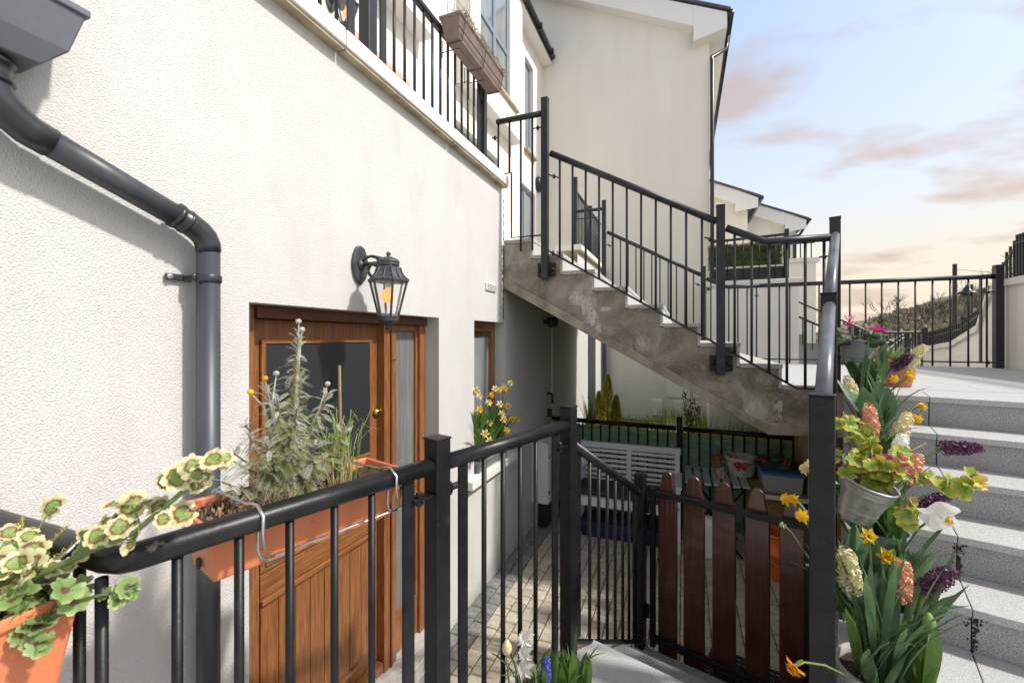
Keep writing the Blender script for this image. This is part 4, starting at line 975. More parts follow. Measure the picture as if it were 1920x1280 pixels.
# neighbour's pier with a trough of box hedge
pw = thing('terrace_pier', 'cream rendered pier with coping carrying the box hedge trough', 'wall', (1.0, 8.2, 1.3))
P(pw, MB().bx(.40, 1.68, 8.0, 9.0, -.2, 2.93), 'body', 'gable_render')
P(pw, MB().bx(.36, 1.74, 7.95, 9.0, 2.931, 3.02), 'coping_stone', 'coping', bevel=.01)
pw2 = thing('terrace_pier', 'farther cream pier with small railing behind the hedge trough', 'wall', (2.4, 11.2, 1.3))
P(pw2, MB().bx(1.85, 2.62, 11.0, 12.5, -.4, 3.70), 'body', 'gable_render'); P(pw2, MB().bx(1.80, 2.68, 10.95, 12.5, 3.701, 3.79), 'coping_stone', 'coping')
for k in range(8): P(pw2, MB().tube([(1.86 + k * .10, 11.1, 3.79), (1.86 + k * .10, 11.1, 4.14)], .012, 6), 'baluster', 'grey_metal')
P(pw2, MB().tube([(1.84, 11.1, 4.14), (2.62, 11.1, 4.14)], .025, 8), 'handrail', 'grey_metal'); P(pw2, MB().bx(2.22, 2.28, 11.06, 11.14, 3.79, 4.20), 'post', 'grey_metal')
tg = thing('hedge_trough', 'long dark trough on the pier behind railings, holding box hedge', 'planter', (.95, 8.2, 3.02))
P(tg, MB().bx(.42, 1.49, 8.05, 8.40, 3.021, 3.23), 'trough', 'grey_metal', bevel=.01)
P(tg, MB().bx(.44, 1.47, 8.07, 8.38, 3.23, 3.26), 'liner', 'upvc')
hd = MB()
for i in range(9000):
    x = ru(.40, 1.48); y = ru(8.08, 8.40); z = ru(3.25, 3.64)
    if rnd() < .75:
        s_ = rnd()
        if s_ < .45: y = 8.07 + abs(random.gauss(0, .018))
        elif s_ < .8: z = 3.635 - abs(random.gauss(0, .018))
        elif s_ < .9: x = .41 + abs(random.gauss(0, .018))
        else: x = 1.47 - abs(random.gauss(0, .018))
    l = ru(.009, .018); R3 = Euler((ru(-1, 1), ru(-1, 1), ru(0, 6.3))).to_matrix(); w_ = l * .6
    hd.add([tuple(Vector((x, y, z)) + R3 @ Vector(q)) for q in ((-l, 0, 0), (0, -w_, .002), (l, 0, 0), (0, w_, .002))], [(0, 1, 2, 3)])
h_ = thing('box_hedge', 'clipped green box hedge growing in the trough on the cream pier', 'hedge', (.95, 8.2, 3.25))
P(h_, hd, 'leaves', 'hedge_leaf', fix=False)
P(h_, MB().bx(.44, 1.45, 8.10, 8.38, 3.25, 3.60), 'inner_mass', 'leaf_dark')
hr = thing('pier_railing', 'dark railing in front of the box hedge on the pier', 'railing', (.95, 8.02, 3.02))
P(hr, MB().tube([(.42, 8.0, 3.68), (1.52, 8.0, 3.72)], .022, 8), 'handrail', 'grey_metal')
for x in (.445, 1.515): P(hr, post_mb(x, 8.0, 3.02, 3.80, .055), 'post', 'grey_metal')
x = .56
while x < 1.5: bal(hr, (x, 8.0, 3.02), (x, 8.0, 3.69), 'grey_metal', .008, n=6); x += .115
# side stair with railing right of the pier
ss = thing('side_steps', 'grey side steps with sloping rails beyond the cream pier', 'steps', (2.2, 9.6, 1.3))
for k in range(6): P(ss, MB().bx(1.75 + k * .28, 2.04 + k * .28, 9.3, 10.6, .4, 2.15 - k * .16), 'step', 'grey_plastic')
for z in (2.82, 2.55): P(ss, MB().tube([(1.78, 9.25, z), (3.3, 9.25, z - .80)], .02, 8), 'handrail', 'grey_metal')
for k in range(9): P(ss, MB().tube([(1.85 + k * .15, 9.25, 2.05 - k * .09), (1.85 + k * .15, 9.25, 2.51 - k * .079)], .009, 6), 'baluster', 'grey_metal')

# retaining wall on the right, stepping down beyond the landing
rw = thing('retaining_wall', 'long cream retaining wall with sloping coping along the right of the landing', 'wall', (3.5, 7, 1.3))
line = [(3.48, 2.4, 2.80, 2.80), (3.48, 6.90, 2.76, 1.7), (3.56, 7.25, 2.62, 1.7), (3.85, 8.05, 2.26, 1.6), (4.25, 9.6, 2.02, 1.5), (4.72, 12.2, 1.84, 1.3)]
for (x0, y0, z0, _), (x1, y1, z1, _) in zip(line, line[1:]):
    m = MB(); m.add([(x0, y0, -.3), (x1, y1, -.3), (x1 + .3, y1, -.3), (x0 + .3, y0, -.3), (x0, y0, z0 - .08), (x1, y1, z1 - .08), (x1 + .3, y1, z1 - .08), (x0 + .3, y0, z0 - .08)],
                    [(0, 3, 2, 1), (4, 5, 6, 7), (0, 1, 5, 4), (1, 2, 6, 5), (2, 3, 7, 6), (3, 0, 4, 7)]); P(rw, m, 'wall_panel', 'gable_render')
    c = MB(); e = .05
    c.add([(x0 - e, y0, z0 - .079), (x1 - e, y1, z1 - .079), (x1 + .36, y1, z1 - .079), (x0 + .36, y0, z0 - .079), (x0 - e, y0, z0), (x1 - e, y1, z1), (x1 + .36, y1, z1), (x0 + .36, y0, z0)],
          [(0, 3, 2, 1), (4, 5, 6, 7), (0, 1, 5, 4), (1, 2, 6, 5), (2, 3, 7, 6), (3, 0, 4, 7)]); P(rw, c, 'coping_stone', 'coping')
wf = thing('wall_fence', 'black vertical bar fence standing on the cream retaining wall', 'fence', (3.6, 7, 2.7))
for si, ((x0, y0, z0, _), (x1, y1, z1, _)) in enumerate(zip(line, line[1:])):
    if si == 0: continue_from = 5.4
    L_ = sqrt((x1 - x0) ** 2 + (y1 - y0) ** 2); nb_ = max(2, int(L_ / .11)); hh = (.52, .46, .40, .36, .32)[min(si, 4)]
    if si == 0: nb_ = 60; sx, sy, sz = x0, 4.0, z0
    else: sx, sy, sz = x0, y0, z0
    for k in range(min(nb_, 60)):
        f = k / nb_; X_, Y_, Z_ = sx + (x1 - sx) * f, sy + (y1 - sy) * f, sz + (z1 - sz) * f
        P(wf, MB().bx(X_ + .11, X_ + .13, Y_ - .01, Y_ + .01, Z_, Z_ + hh), 'bar', 'black_metal')
    P(wf, MB().tube([(sx + .12, sy, sz + hh - .10), (x1 + .12, y1, z1 + hh - .10)], .014, 6), 'rail', 'grey_metal')
    if si > 1: P(wf, MB().bx(x1 + .09, x1 + .15, y1 - .03, y1 + .03, z1, z1 + hh + .04), 'post', 'black_metal')
# railings further down the path
fr_ = thing('path_railing', 'low dark railing crossing the path beyond the landing', 'railing', (4.4, 11.4, 1.2))
A_ = Vector((3.3, 10.95, 0)); B_ = Vector((4.62, 11.5, 0))
P(fr_, MB().tube([(A_.x, A_.y, 2.20), (B_.x, B_.y, 2.20)], .028, 8), 'handrail', 'grey_metal'); P(fr_, MB().tube([(A_.x, A_.y, 1.42), (B_.x, B_.y, 1.42)], .012, 6), 'bottom_rail', 'grey_metal')
for k in range(13):
    q = A_.lerp(B_, k / 12)
    if k in (0, 4, 12): P(fr_, post_mb(q.x, q.y, 1.0, 2.30, .09), 'post', 'grey_metal')
    else: P(fr_, MB().tube([(q.x, q.y, 1.42), (q.x, q.y, 2.2)], .013, 6), 'baluster', 'grey_metal')
fs2 = thing('path_railing', 'sloping dark handrail going down the far path steps', 'railing', (4.3, 12.4, 1.0))
for dz in (0, -.22): P(fs2, MB().tube([(3.85, 11.8, 1.80 + dz), (4.72, 12.6, 2.18 + dz * .3)], .022, 8), 'handrail', 'grey_metal')
for k in range(8):
    f = k / 7; P(fs2, MB().tube([(3.85 + .87 * f, 11.8 + .8 * f, 1.0), (3.85 + .87 * f, 11.8 + .8 * f, 1.80 + .38 * f)], .012, 6), 'baluster', 'grey_metal')
P(fs2, post_mb(4.74, 12.6, 1.0, 2.28, .09), 'post', 'grey_metal')
path = MB(); path.quad((.7, 6.9, 1.35), (3.6, 6.9, 1.35), (6.8, 25, .9), (3.4, 25, .9))
struct('path', path, 'granite_top', fix=False)
# hill
hl = MB(); nxh, nyh = 60, 8
def hill_z(x, y):
    s = max(0, min(1, (x - 55) / 90)); return -1 + 27 * (s ** 1.15) * max(0, min(1, (y - 150) / 120)) + 1.2 * sin(x * .11 + y * .03)
for i in range(nxh):
    for j in range(nyh):
        X0, X1 = -20 + i * 6, -20 + (i + 1) * 6; Ya, Yb = 140 + j * 25, 140 + (j + 1) * 25
        hl.quad((X0, Ya, hill_z(X0, Ya)), (X1, Ya, hill_z(X1, Ya)), (X1, Yb, hill_z(X1, Yb)), (X0, Yb, hill_z(X0, Yb)))
struct('hill', hl, 'hill', fix=False, smooth=True)
sb = MB()
for i in range(2600):
    x = ru(50, 190); y = ru(160, 300); z = hill_z(x, y); h = ru(.8, 3.2); w_ = ru(.8, 2.6)
    for k in range(3):
        a = ru(0, 6.28); sb.add([(x - w_ * cos(a), y - w_ * sin(a), z - .2), (x + w_ * cos(a), y + w_ * sin(a), z - .2), (x + w_ * .6 * cos(a), y + w_ * .6 * sin(a), z + h * ru(.6, 1)), (x - w_ * .5 * cos(a), y - w_ * .5 * sin(a), z + h)], [(0, 1, 2, 3)])
M('scrub', (.30, .265, .19), (.43, .39, .28), .3, .97)
single('scrub', 'brown scrub and hedges covering the distant hillside', 'scrub', sb, 'scrub', kind='stuff', fix=False)
# bare trees
def bare_tree(name, label, loc, h, seed, lean=0):
    random.seed(seed); t = thing(name, label, 'tree', loc, group='bare winter trees beyond the railings')
    tk, br = MB(), MB()
    def grow(m, p, d, l, r, dep):
        pts = [p]; rs = [r]; q = Vector(p); dd = Vector(d)
        for i in range(3):
            dd = (dd + Vector((ru(-.16, .16), ru(-.16, .16), ru(-.02, .10)))).normalized(); q = q + dd * l / 3; pts.append(tuple(q)); rs.append(r * (1 - .22 * (i + 1)))
        (tk if dep == 0 else br).tube(pts, rs, 6 if dep < 2 else 4, caps=False)
        if dep < 5:
            for k in range(3 if dep < 3 else 4):
                a = ru(0, 6.28); el = ru(.35, .95); nd = (dd + Vector((cos(a) * el, sin(a) * el, ru(-.1, .35)))).normalized()
                st_ = Vector(pts[random.choice((1, 2, 3) if k else (3,))]); grow(m, tuple(st_), nd, l * ru(.58, .78), max(.012, rs[-1] * ru(.65, .85)), dep + 1)
    grow(tk, loc, (lean, 0, 1), h * .32, h * .030, 0)
    P(t, tk, 'trunk', 'bark_far', fix=False); P(t, br, 'branches', 'bark_far', fix=False); return t
bare_tree('bare_tree', 'bare branching tree seen through the landing railing below the hill', (13.4, 35.3, -.3), 6.8, 5)
bare_tree('bare_tree', 'taller bare tree beside the black fence on the retaining wall', (19.5, 40.5, .2), 8.2, 9)
bare_tree('bare_tree', 'small leaning bare tree at the foot of the hill', (10.8, 34, -.6), 3.6, 14, .5)
bare_tree('bare_tree', 'bare tree rising left of the street lamp', (16.3, 37, -.3), 6.4, 21)
random.seed(11)
tp_ = thing('telegraph_pole', 'dark telegraph pole behind the railings with a wire', 'pole', (14.44, 32.5, -.3))
P(tp_, MB().tube([(14.44, 32.5, -.3), (14.44, 32.5, 6.3)], [.13, .10], 8), 'pole', 'gutter')
P(tp_, MB().tube([(14.44, 32.5, 6.0), (17, 33, 5.65), (21, 34, 5.5)], .012, 4), 'wire', 'gutter')
sl2 = thing('street_lamp', 'black street lamp with wide hat shade above the retaining wall', 'street lamp', (7.35, 15.74, 0))
P(sl2, MB().tube([(7.35, 15.74, 0), (7.35, 15.74, 3.55)], .03, 8), 'column', 'gutter')
P(sl2, MB().lathe((7.25, 15.74, 3.28), [(.02, .26), (.05, .20), (.08, .16), (.10, .10), (.22, .04), (.23, .02), (.12, .0), (.08, -.05)], 14), 'lamp_shade', 'gutter', True)

# ------------------------------------------------------------------ garden bank behind the fence
bk = MB().prism([(5.32, -.3), (9.09, -.3), (9.09, .46), (7.2, .42), (5.7, .30), (5.4, -.02)], -1.54, 2.4, 'x')
struct('garden_bank', bk, 'grass_ground')
gr = MB()
for i in range(2600):
    x = ru(-1.4, 1.6); y = ru(5.7, 9.0); z = .30 + (y - 5.7) * .05; h = ru(.12, .42) if x > -.5 else ru(.05, .16); a = ru(0, 6.28); l = ru(.05, .18)
    gr.strap([(x, y, z), (x + cos(a) * l * .4, y + sin(a) * l * .4, z + h * .7), (x + cos(a) * l, y + sin(a) * l, z + h)], [.012, .009, .002], (-sin(a), cos(a), 0))
single('grass', 'rough green and straw grass on the bank behind the patio fence', 'grass', gr, 'leaf_mid', kind='stuff', fix=False)
cf = thing('golden_conifer', 'small golden yellow conifer behind the patio fence beside the house wall', 'shrub', (-1.02, 6.6, .35))
m = MB()
for (bx_, by_, hh, wd_) in ((-1.05, 6.6, 1.22, .20), (-1.2, 6.7, .95, .16), (-.92, 6.55, .92, .15)):
    for i in range(1500):
        f = rnd() ** .7; a = ru(0, 6.28); r = wd_ * (1 - f) ** .75 * sqrt(ru(.35, 1)) + .01; x, y, z = bx_ + cos(a) * r, by_ + sin(a) * r, .4 + f * (hh - .1)
        l = ru(.025, .06); d = Vector((cos(a) * .5, sin(a) * .5, 1)).normalized() * l; s_ = Vector((-sin(a), cos(a), 0)) * .010
        m.add([(x - s_.x, y - s_.y, z), (x + s_.x, y + s_.y, z), (x + d.x, y + d.y, z + d.z)], [(0, 1, 2)])
P(cf, m, 'foliage', 'conifer', fix=False)
P(cf, MB().tube([(-1.05, 6.6, .3), (-1.05, 6.6, 1.2)], [.02, .006], 6), 'stem', 'stem_brown')
og = thing('ornamental_grass', 'pale tufted ornamental grass beside the golden conifer', 'grass plant', (-1.32, 6.5, .35))
m = MB()
for i in range(170):
    a = ru(0, 6.28); h = ru(.45, .95); l = ru(.05, .22); x, y = -1.30 + ru(-.05, .05), 6.5 + ru(-.05, .05)
    m.strap([(x, y, .34), (x + cos(a) * l * .4, y + sin(a) * l * .4, .34 + h * .7), (x + cos(a) * l, y + sin(a) * l, .34 + h)], [.010, .008, .001], (-sin(a), cos(a), 0))
P(og, m, 'blades', 'leaf_mid', fix=False)
bs = thing('copper_shrub', 'small upright shrub with copper brown leaves behind the patio fence', 'shrub', (.10, 6.4, .34))
m = MB(); sm = MB()
for k in range(7):
    a = ru(0, 6.28); tip = Vector((.12 + cos(a) * ru(.02, .14), 6.4 + sin(a) * .1, ru(1.15, 1.50))); sm.tube([(.12, 6.4, .34), ((.12 + tip.x) / 2, 6.4, .8), tuple(tip)], [.006, .004, .002], 5)
    for i in range(36):
        f = ru(.35, 1); p = Vector((.12, 6.4, .34)).lerp(tip, f) + Vector((ru(-.04, .04), ru(-.04, .04), ru(-.02, .02))); R3 = Euler((ru(0, 6), ru(0, 6), ru(0, 6))).to_matrix(); l = ru(.015, .028)
        m.add([tuple(p + R3 @ Vector(q)) for q in ((-l, 0, 0), (0, -l * .5, 0), (l, 0, 0), (0, l * .5, 0))], [(0, 1, 2, 3)])
P(bs, m, 'leaves', 'leaf_brown', fix=False); P(bs, sm, 'stem', 'stem_brown')

# ------------------------------------------------------------------ patio furniture
bn = thing('garden_bench', 'pale grey slatted garden bench against the green mesh fence', 'bench', (-.57, 4.8, 0))
bm = 'bench_white'
bx0, bx1 = -1.10, -.035
def by(z): return 4.98 + (z - .45) * .16        # reclined back
for x in (bx0, (bx0 + bx1) / 2 - .02, bx1 - .05):
    P(bn, MB().prism([(by(.42) - .02, .40), (by(.42) + .025, .40), (by(.88) + .025, .88), (by(.88) - .02, .88)], x, x + .05, 'x'), 'back_post', bm, bevel=.004)
P(bn, MB().prism([(by(.83) - .022, .83), (by(.83) + .027, .83), (by(.89) + .027, .895), (by(.89) - .022, .895)], bx0 - .01, bx1 + .01, 'x'), 'top_rail', bm, bevel=.005)
for k in range(7):
    z = .475 + k * .052
    P(bn, MB().prism([(by(z) - .006, z), (by(z) + .012, z), (by(z) + .016, z + .028), (by(z) - .002, z + .028)], bx0 + .045, bx1 - .045, 'x'), 'slat', bm)
for x in (bx0 - .01, bx1 - .045):
    for y in (4.52, 4.95): P(bn, MB().bx(x, x + .055, y, y + .045, 0, .62 if y < 4.7 else .42), 'leg', bm, bevel=.004)
    P(bn, MB().bx(x - .012, x + .067, 4.49, 5.03, .62, .645), 'armrest', bm, bevel=.006)
P(bn, MB().bx(bx0 + .046, bx1 - .046, 4.525, 4.55, .345, .415), 'apron', bm)
for k in range(6): P(bn, MB().bx(bx0 + .001, bx1 - .001, 4.52 + k * .078, 4.585 + k * .078, .416, .436), 'seat_slat', bm)
for a, b in ((bx0 + .03, -.59), (-.58, bx1 - .05)):
    single('seat_cushion', 'charcoal seat cushion on the %s half of the pale bench' % ('house-side' if a < -.8 else 'table-side'), 'cushion', MB().bx(a, b, 4.55, 4.96, .438, .50), 'cushion', ((a + b) / 2, 4.75, .44), bevel=.02, group='bench cushions')
single('storage_tray', 'navy blue plastic tray pushed under the pale bench', 'tray', loft(MB(), [([(-1.0, 4.58), (-.2, 4.58), (-.2, 4.9), (-1.0, 4.9)], .002), ([(-1.03, 4.55), (-.17, 4.55), (-.17, 4.93), (-1.03, 4.93)], .16)]), 'navy', (-.6, 4.74, 0), bevel=.01)

tb = thing('folding_table', 'grey green slatted folding table beside the bench', 'table', (.31, 4.88, 0))
for k in range(7):
    x = .02 + k * .083; sh = k * .007
    P(tb, MB().bx(x, x + .062, 4.54 + sh, 5.14, .682, .70), 'slat', 'table_grey', bevel=.004)
for y in (4.60, 5.07): P(tb, MB().bx(.025, .58, y, y + .02, .664, .6815), 'cross_bar', 'black_metal')
for y in (4.62, 5.06):
    P(tb, MB().tube([(.05, y, .66), (.52, y, .005)], .010, 6), 'leg', 'black_metal'); P(tb, MB().tube([(.54, y + .012, .66), (.07, y + .012, .005)], .010, 6), 'leg', 'black_metal')
P(tb, MB().tube([(.07, 4.63, .02), (.07, 5.07, .02)], .008, 6), 'stretcher', 'black_metal')
# jar, copper ornament, basket on the table
single('glass_jar', 'small glass jar on the slatted table', 'jar', MB().lathe((.345, 4.80, .70), [(.038, 0), (.042, .005), (.042, .075), (.034, .09), (.034, .105)], 16, True, False), 'jar_glass', (.345, 4.80, .70), smooth=True)
single('copper_ornament', 'crumpled copper ornament standing behind the glass jar', 'ornament', MB().lathe((.33, 4.93, .70), [(.03, 0), (.02, .06), (.045, .10), (.06, .14), (.035, .17), (.05, .19), (.01, .20)], 9), 'copper', (.33, 4.93, .70))
bk_ = thing('wicker_basket', 'white wicker basket with a red ribbon bow on the slatted table', 'basket', (.545, 4.98, .70))
m = MB()
for k in range(11):
    r = .095 + .045 * k / 10; z = .708 + k * .0165
    m.tube([(.545 + (r + .004 * ((q + k) % 2)) * cos(q * 6.2832 / 24), 4.98 + (r + .004 * ((q + k) % 2)) * sin(q * 6.2832 / 24), z) for q in range(25)], .009, 5, False)
P(bk_, m, 'weave', 'white_wicker')
P(bk_, MB().lathe((.545, 4.98, .701), [(.09, 0), (.095, .005), (.132, .15)], 20, True, False), 'lining', 'dry')
P(bk_, MB().tube([(.545 + .142 * cos(q * .2618), 4.98 + .142 * sin(q * .2618), .878 + .006 * sin(q * 2)) for q in range(25)], .010, 6), 'rim', 'white_wicker')
P(bk_, MB().tube([(.545 + .136 * cos(q * .2618), 4.98 + .136 * sin(q * .2618), .845) for q in range(25)], .008, 4), 'ribbon', 'red_ribbon')
m = MB()
for sx in (-1, 1): m.tube([(.53, 4.84, .83), (.53 + sx * .035, 4.825, .855), (.53 + sx * .06, 4.83, .84), (.53 + sx * .045, 4.83, .805), (.53, 4.84, .825)], .013, 5); m.tube([(.53, 4.84, .83), (.53 + sx * .035, 4.845, .77)], [.01, .006], 5)
P(bk_, m, 'bow', 'red_ribbon')
# shelf unit under the landing
sh = thing('wooden_shelf_unit', 'unpainted wooden shelf unit with white edged shelf under the staircase', 'shelf', (.9, 4.75, 0))
P(sh, MB().bx(.60, 1.05, 4.50, 5.08, .648, .672), 'shelf_board', 'raw_wood'); P(sh, MB().bx(.60, 1.05, 4.492, 4.4995, .640, .678), 'shelf_edge', 'white_plastic')
P(sh, MB().bx(1.00, 1.022, 4.40, 4.425, 0, 1.36), 'upright_trim', 'white_plastic'); P(sh, MB().bx(1.023, 1.35, 4.405, 4.425, 0, 1.37), 'side_panel', 'raw_wood')
P(sh, MB().bx(1.03, 1.05, 4.43, 5.08, 0, 1.3), 'side_panel', 'raw_wood'); P(sh, MB().bx(.60, .62, 5.04, 5.08, 0, .647), 'leg', 'raw_wood')
single('wicker_hamper', 'brown wicker hamper standing under the wooden shelf', 'hamper', MB().bx(.70, 1.0, 4.58, 4.96, .30, .62).bx(.71, .99, 4.59, 4.95, .003, .30), 'wicker', (.85, 4.77, 0), bevel=.015)
pb = thing('storage_box', 'clear plastic storage box with blue lid on the wooden shelf', 'box', (.85, 4.8, .673))
P(pb, loft(MB(), [([(.70, 4.58), (.99, 4.58), (.99, 4.96), (.70, 4.96)], .673), ([(.675, 4.555), (1.0, 4.555), (1.0, 4.985), (.675, 4.985)], .84)]), 'tub', 'clear_plastic', bevel=.012)
P(pb, MB().bx(.665, 1.005, 4.545, 4.995, .8405, .868), 'lid', 'blue_lid', bevel=.008)
wr = thing('christmas_wreath', 'dark twig wreath with red ribbon lying on the storage box', 'wreath', (.84, 4.76, .869))
m = MB(); rb = MB()
for i in range(150):
    a = ru(0, 6.28); r = ru(.10, .19); p = (.83 + cos(a) * r, 4.76 + sin(a) * r, .875 + ru(0, .07)); b = a + ru(.8, 2.2); l = ru(.04, .09)
    m.tube([p, (p[0] + cos(b) * l, p[1] + sin(b) * l, p[2] + ru(-.005, .03))], [.005, .002], 4)
for i in range(8):
    a = ru(0, 6.28); p = Vector((.83 + cos(a) * .14, 4.70 + sin(a) * .1, .935)); q = p + Vector((ru(-.07, .07), ru(-.05, .05), ru(.0, .05))); rb.strap([p, (p + q) / 2 + Vector((0, 0, .02)), q], [.02, .028, .018], (ru(-1, 1), 1, .2))
P(wr, m, 'twigs', 'leaf_dark', fix=False); P(wr, rb, 'ribbon', 'red_ribbon', fix=False)
bu = thing('orange_bucket', 'orange plastic bucket on the setts behind the picket gate', 'bucket', (.79, 4.42, 0))
P(bu, MB().lathe((.79, 4.42, .002), [(.105, 0), (.112, .01), (.125, .20), (.133, .205), (.133, .235), (.126, .24), (.136, .37), (.142, .375), (.142, .39), (.132, .392), (.12, .36)], 24, True, False), 'body', 'orange_plastic', True)
P(bu, MB().tube([(.79 + .138 * cos(a), 4.42 - .05 - .09 * sin(a), .30 - .16 * sin(a)) for a in [pi * q / 12 for q in range(13)]], .0035, 5), 'handle', 'steel')
single('white_canister', 'white plastic canister on the floor beside the folding table', 'canister', loft(MB(), [([(.12, 4.50), (.36, 4.50), (.36, 4.66), (.12, 4.66)], .002), ([(.12, 4.50), (.36, 4.50), (.36, 4.66), (.12, 4.66)], .33), ([(.18, 4.54), (.30, 4.54), (.30, 4.62), (.18, 4.62)], .38)]), 'white_plastic', (.24, 4.58, 0), bevel=.02)
# things on the house wall under the stair
cb = thing('meter_cabinet', 'tall off-white meter cabinet on the shaded wall under the staircase', 'cabinet', (-1.5, 4.75, .2))
P(cb, MB().bx(-1.549, -1.36, 4.55, 4.98, .28, .92), 'case', 'render_smooth', bevel=.006)
P(cb, MB().prism([(-1.549, .921), (-1.35, .921), (-1.35, .93), (-1.549, .99)], 4.54, 4.99, 'y'), 'lid', 'render_smooth')
P(cb, MB().bx(-1.359, -1.352, 4.57, 4.96, .30, .90), 'door', 'render_smooth', bevel=.003)
for z in (.40, .78): P(cb, MB().bx(-1.372, -1.35, 4.556, 4.566, z, z + .03), 'hinge', 'gutter')
P(cb, MB().bx(-1.548, -1.40, 4.60, 4.92, -.005, .275), 'plinth', 'gutter')
wt = thing('wall_tap', 'black water pipe and tap on the shaded wall under the staircase', 'tap', (-1.52, 5.1, 1.0))
P(wt, MB().tube([(-1.545, 5.13, 1.41), (-1.50, 5.13, 1.41), (-1.485, 5.13, 1.395), (-1.485, 5.13, 1.29)], .014, 8), 'pipe', 'gutter', True)
P(wt, MB().tube([(-1.49, 5.06, 1.22), (-1.485, 5.07, .7), (-1.48, 5.03, .05)], .013, 8), 'hose', 'steel', True); P(wt, MB().bx(-1.52, -1.47, 5.04, 5.085, 1.14, 1.24), 'valve', 'gutter', bevel=.006)
fl = thing('flood_light', 'small black flood light fixed under the staircase soffit', 'light', (-1.2, 4.7, 2.25))
P(fl, MB().lathe((-1.44, 5.0, 2.275), [(.06, -.055), (.065, -.05), (.06, .05), (.045, .06)], 14, tilt=(0, radians(78), 0)), 'head', 'gutter', True); P(fl, MB().bx(-1.549, -1.47, 4.97, 5.03, 2.25, 2.30), 'bracket', 'gutter')
single('sealed_conduit', 'thin pale conduit running up the shaded wall under the staircase', 'conduit', MB().tube([(-1.543, 5.32, 0), (-1.543, 5.32, 2.4)], .008, 6), 'upvc', (-1.543, 5.32, 0))

# ------------------------------------------------------------------ plant building blocks
def strap_mesh(nm, L, W, l0, l1, mat, n=7, fold=.22, tip=.12, broad=.4):
    m = MB(); pts = []; ws = []; p = Vector((0, 0, 0))
    for i in range(n):
        f = i / (n - 1); pts.append(tuple(p)); a = l0 + (l1 - l0) * f ** 1.4
        p = p + Vector((sin(a), 0, cos(a))) * L / (n - 1)
        w = W * (.55 + .45 * sin(min(1, f / broad) * pi / 2)) if f < broad else W * max(.03, (1 - ((f - broad) / (1 - broad)) ** 2.4))
        ws.append(w)
    m.strap(pts, ws, (0, 1, 0), fold); return m
def strap_var(nm, mat, L, W, spread, n=4, **k):
    return [strap_mesh(nm, L * ru(.85, 1.1), W, l0, l1, mat, **k).mesh(nm, mat, True, False) for l0, l1 in spread]
HYL = strap_var('leaf', 'leaf_green', .22, .030, [(.08, .5), (.25, .8), (.4, 1.1), (.12, .25)])
DFL = strap_var('leaf', 'leaf_blue', .36, .019, [(.05, .25), (.12, .5), (.3, .9), (.2, 1.5), (.35, .6)], fold=.15, broad=.7)
TUL = strap_var('leaf', 'leaf_blue', .26, .085, [(.10, .35), (.2, .7), (.35, 1.0), (.05, .15)], fold=.30, broad=.5)
TUG = strap_var('leaf', 'leaf_green', .24, .075, [(.10, .35), (.2, .7), (.35, 1.0), (.05, .15)], fold=.32, broad=.5)
def petal_star(m, c, R3, r, w, n=6, back=.0, curl=.3):
    for k in range(n):
        a = 2 * pi * k / n
        q = [(0, 0, 0), (cos(a - w) * r * .6, sin(a - w) * r * .6, curl * r * .3), (cos(a) * r, sin(a) * r, -back * r), (cos(a + w) * r * .6, sin(a + w) * r * .6, curl * r * .3)]
        m.add([tuple(Vector(c) + R3 @ Vector(p)) for p in q], [(0, 1, 2, 3)])
def spike_mesh(mat, h=.12, r=.026, n=34, fl=.025):
    m = MB(); m.mi = 1; m.tube([(0, 0, -.03), (0, 0, h * .2)], .006, 6); m.mi = 0; m.tube([(0, 0, .004), (0, 0, h * .5), (0, 0, h)], [.010, .012, .004], 7)
    for i in range(n):
        f = (i + .5) / n; z = f * h; a = i * 2.4; rr_ = r * (1 - .55 * f ** 3) * ru(.8, 1.1)
        d = Vector((cos(a), sin(a), -.1 + 1.3 * max(0, f - .75))).normalized(); c = Vector((0, 0, z)) + d * rr_
        R3 = d.to_track_quat('Z', 'Y').to_matrix()
        petal_star(m, c, R3 @ Matrix.Rotation(ru(0, 1), 3, 'Z'), fl * ru(.8, 1.15), .30, 6, .45, .9)
        m.add([tuple(c), tuple(c - d * fl * .9 + R3 @ Vector((.004, 0, 0))), tuple(c - d * fl * .9 + R3 @ Vector((-.002, .004, 0)))], [(0, 1, 2)])
    return m.mesh('flower_spike', [mat, 'stem_green'], False, False)
SPK = {c: [spike_mesh(c) for _ in range(2)] for c in ('p_peach', 'p_purple', 'p_cream', 'p_white', 'p_blue')}
def daff_mesh(pm, tm, double=False, s=1.0):
    m = MB(); m.mi = 0; I3 = Matrix.Identity(3)
    petal_star(m, (0, 0, 0), I3, .036 * s, .45, 6, .1, .3)
    if double:
        for k in range(4): petal_star(m, (0, 0, .004 + .005 * k), Matrix.Rotation(.4 * k, 3, 'Z'), .027 * s * (1 - .16 * k), .5, 7, -.3, .8)
    else:
        m.mi = 1; m.lathe((0, 0, 0), [(.007 * s, .001), (.010 * s, .010 * s), (.012 * s, .018 * s), (.017 * s, .024 * s)], 12, False, False)
    m.mi = 2; m.tube([(0, 0, 0), (0, 0, -.018 * s), (.006 * s, 0, -.032 * s)], [.004, .005, .003], 6)
    return m.mesh('flower', [pm, tm, 'stem_green'], False, False)
DAF = {'yellow': daff_mesh('p_yellow', 'p_yellow'), 'white': daff_mesh('p_white', 'p_yellow'), 'double': daff_mesh('p_yellow', 'p_yellow', True, .85), 'orange': daff_mesh('p_orange', 'p_orange', True, .9), 'peach': daff_mesh('p_cream', 'p_peach', True, .8), 'pale': daff_mesh('p_cream', 'p_yellow'), 'whitebig': daff_mesh('p_white', 'p_yellow', True, 1.15)}
